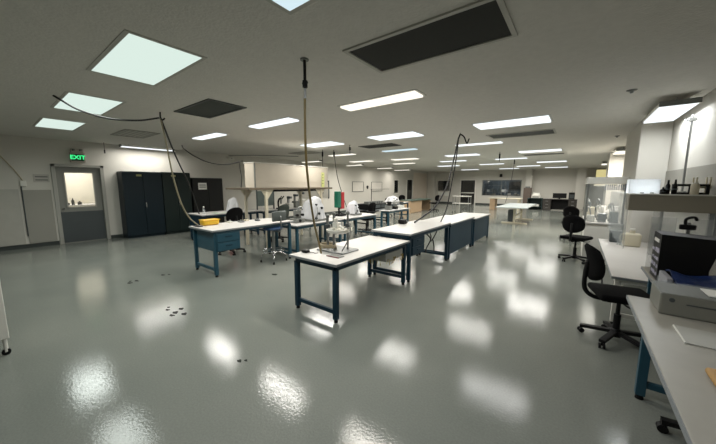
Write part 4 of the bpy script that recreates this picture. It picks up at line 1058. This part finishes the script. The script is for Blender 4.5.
t = thing('drop_cables', 'pair of hoses hanging from a ceiling hook to the bench with blue drawers', 'hose', (-5.45, 1.9, H))
o_ = (-5.45, 1.9, H)
obj('hook', tube(BM(), [(0, 0, 0), (0, 0, -.08), (.02, .02, -.12), (.03, .05, -.09)], .012), BLACK, t)
obj('olive_hose', tube(BM(), loc_pts(o_, [(-5.45, 1.9, 2.66), (-5.44, 1.95, 2.25), (-5.47, 2.02, 1.75), (-5.5, 2.12, 1.3), (-5.52, 2.24, 1.02), (-5.5, 2.38, .856)]), .013), mat('grey olive hose', (132, 124, 100), .5), t)
obj('black_hose', tube(BM(), loc_pts(o_, [(-5.45, 1.9, 2.66), (-6.1, 2.32, 2.15), (-6.9, 2.85, 1.62), (-7.5, 3.2, 1.25), (-7.95, 3.45, .98), (-8.2, 3.60, .80)]), .014), RUBBER, t)
tag(obj('sagging_cable', tube(BM(), [(-5.55, .72, 2.745), (-5.52, .78, 2.70), (-5.50, .95, 2.60), (-5.48, 1.25, 2.54), (-5.46, 1.6, 2.57), (-5.45, 1.88, 2.655)], .013), RUBBER), 'black cable sagging under the ceiling lights to the hose hook', 'cable')
tag(obj('swag_cable', tube(BM(), [(-9.43, 3.78, 2.745), (-9.3, 3.8, 2.62), (-8.9, 3.9, 2.40), (-8.2, 4.0, 2.19), (-7.5, 4.1, 2.13), (-6.97, 4.22, 2.20)], .014), RUBBER), 'black cable swagged from the ceiling to the white enclosure', 'cable')
tag(obj('drop_cable', tube(BM(), [(-7.02, 4.17, 2.16), (-7.02, 4.17, 2.0), (-7.0, 4.19, 1.75), (-7.05, 4.19, 1.5)], .012), RUBBER), 'black cable running down the corner of the white enclosure', 'cable')

t = thing('coiled_cord', 'black power cord hanging from the ceiling hook down to the second aisle bench', 'cord', (-2.2, 6.66, H))
o_ = (-2.2, 6.66, H)
obj('hook', tube(BM(), [(0, 0, 0), (-.02, -.03, -.08), (-.03, -.05, -.14)], .010), BLACK, t)
obj('loop_cord', tube(BM(), loc_pts(o_, [(-2.22, 6.62, 2.62), (-2.19, 6.64, 2.71), (-2.12, 6.68, 2.66), (-2.06, 6.7, 2.52), (-2.02, 6.72, 2.62)]), .014), BLACK, t)
obj('thin_cord', tube(BM(), loc_pts(o_, [(-2.22, 6.62, 2.66), (-2.23, 6.55, 2.2), (-2.26, 6.4, 1.6), (-2.27, 6.2, 1.1), (-2.26, 5.86, .832)]), .013), BLACK, t)
obj('thick_cord', tube(BM(), loc_pts(o_, [(-2.22, 6.62, 2.66), (-2.26, 6.5, 2.2), (-2.30, 6.25, 1.6), (-2.42, 5.95, 1.15), (-2.55, 5.65, .95), (-2.62, 5.35, .836)]), .017), RUBBER, t)
t = thing('tangled_leads', 'black tangled leads hanging beneath the second aisle bench', 'lead', (-2.33, 5.40, .70))
obj('lead_loop', tube(BM(), [(.04, -.3, .02), (.1, -.15, -.12), (.06, .0, -.22), (.1, .1, -.10), (.08, .25, -.02)], .012), RUBBER, t)
obj('hanging_lead', tube(BM(), [(.05, -.1, .02), (.08, -.05, -.15), (.05, -.2, -.34), (.06, -.22, -.42)], .011), RUBBER, t)
obj('hanging_lead', tube(BM(), [(.08, .05, -.2), (.06, .15, -.33), (.08, .12, -.45)], .011), RUBBER, t)
for (x, y, z1, dx, lab) in ((-2.3, 11.24, 2.42, .0, 'short cord drop from the ceiling before the fifth light row'),
                        (-2.37, 14.6, .80, -.25, 'long cord drop from the ceiling to the cream table'),
                        (-5.42, 6.72, 2.5, 0, 'short cord drop beside the covered machine light'),
                        (-6.62, 7.36, .74, .6, 'thin cord falling from the ceiling past the whiteboards'),
                        (-6.9, 7.1, 1.3, 0, 'thin cord falling from the ceiling to the end of the enclosure')):
    t = thing('cord_drop', lab, 'cord', (x, y, H)); dz = z1 - H
    obj('plug', cyl(BM(), (0, 0, -.06), (0, 0, -.22 if dz < -.3 else -.15), .028), BLACK, t)
    obj('cord', tube(BM(), [(0, 0, 0), (0, 0, -.1), (dx * .25, 0, dz * .45), (dx * .7, .0, dz * .8), (dx, 0, dz)], .010), RUBBER, t)
tag(obj('ceiling_conduit', tube(BM(), [(-10.85, 6.0, 2.70), (-9.8, 6.6, 2.70), (-8.9, 7.8, 2.70)], .012), GREYP), 'thin grey conduit under the ceiling above the black cabinet', 'conduit')
t = thing('ceiling_detector', 'small pale detector box high on the wall above the black cabinet', 'detector', (XL, 6.1, 2.60))
obj('case', box(BM(), 0, .08, -.12, .12, -.06, .06, .01), WHITEM, t); obj('lens', cyl(BM(), (.08, 0, 0), (.09, 0, 0), .02), GREYP, t)

# ------------------------------------------------------------------ scuffs on the floor
STAIN = mat('dark scuff', (40, 42, 39), .8, spec=.1)
for lab, pts in (('cluster of dark footprint marks on the bright patch of floor', [(-4.07, 1.32, .035), (-3.91, 1.35, .045), (-3.97, 1.44, .04), (-3.85, 1.29, .04), (-3.78, 1.40, .045), (-4.15, 1.36, .025)]),
                 ('dark scuff marks on the floor out from the drawer bench', [(-5.70, 1.35, .05), (-5.74, 1.45, .05), (-5.80, 1.38, .03)]),
                 ('small dark scuffs on the floor close to the drawer bench', [(-5.75, 1.84, .045), (-5.70, 1.92, .03)]),
                 ('round dark spot on the floor beside the lab stool', [(-4.21, 3.07, .06)]),
                 ('dark drip mark on the open floor between two light glints', [(-2.34, 1.29, .028), (-2.30, 1.33, .02)])):
    bm = BM()
    for x, y, r in pts:
        n = 14; ph = random.random() * 6
        vs = [bm.verts.new((x + r * (1 + .3 * math.sin(3 * 2 * PI * k / n + ph)) * math.cos(2 * PI * k / n), y + r * .6 * (1 + .25 * math.cos(2 * 2 * PI * k / n + ph)) * math.sin(2 * PI * k / n), .0015)) for k in range(n)]
        bm.faces.new(vs)
    tag(obj('floor_scuff', bm, STAIN), lab, 'stain', kind='stuff')

# ------------------------------------------------------------------ world, camera, view
w = bpy.data.worlds.new('World'); sc.world = w; w.use_nodes = True
w.node_tree.nodes['Background'].inputs[0].default_value = (.5, .52, .5, 1); w.node_tree.nodes['Background'].inputs[1].default_value = .05

yaw, pit, rol, fpx = math.radians(37.277), math.radians(7.387), math.radians(.138), 287.75
f0 = Vector((-math.sin(yaw) * math.cos(pit), math.cos(yaw) * math.cos(pit), -math.sin(pit)))
r0 = Vector((math.cos(yaw), math.sin(yaw), 0)); u0 = r0.cross(f0)
rr = math.cos(rol) * r0 + math.sin(rol) * u0; uu = -math.sin(rol) * r0 + math.cos(rol) * u0
cam = bpy.data.cameras.new('Camera'); co = bpy.data.objects.new('Camera', cam); C.objects.link(co)
cam.sensor_width = 36; cam.lens = fpx / 716 * 36; cam.clip_start = .02; cam.clip_end = 200
mw = Matrix((( rr.x, uu.x, -f0.x, 0), (rr.y, uu.y, -f0.y, 0), (rr.z, uu.z, -f0.z, 1.6), (0, 0, 0, 1)))
co.matrix_world = mw
sc.camera = co
sc.view_settings.view_transform = 'Standard'; sc.view_settings.look = 'None'; sc.view_settings.gamma = 1
sc.view_settings.exposure = 0.0; sc.view_settings.use_curve_mapping = False
sc.cycles.max_bounces = 8; sc.cycles.diffuse_bounces = 5; sc.cycles.transparent_max_bounces = 12
sc.cycles.use_denoising = True
sc.cycles.sample_clamp_indirect = 6
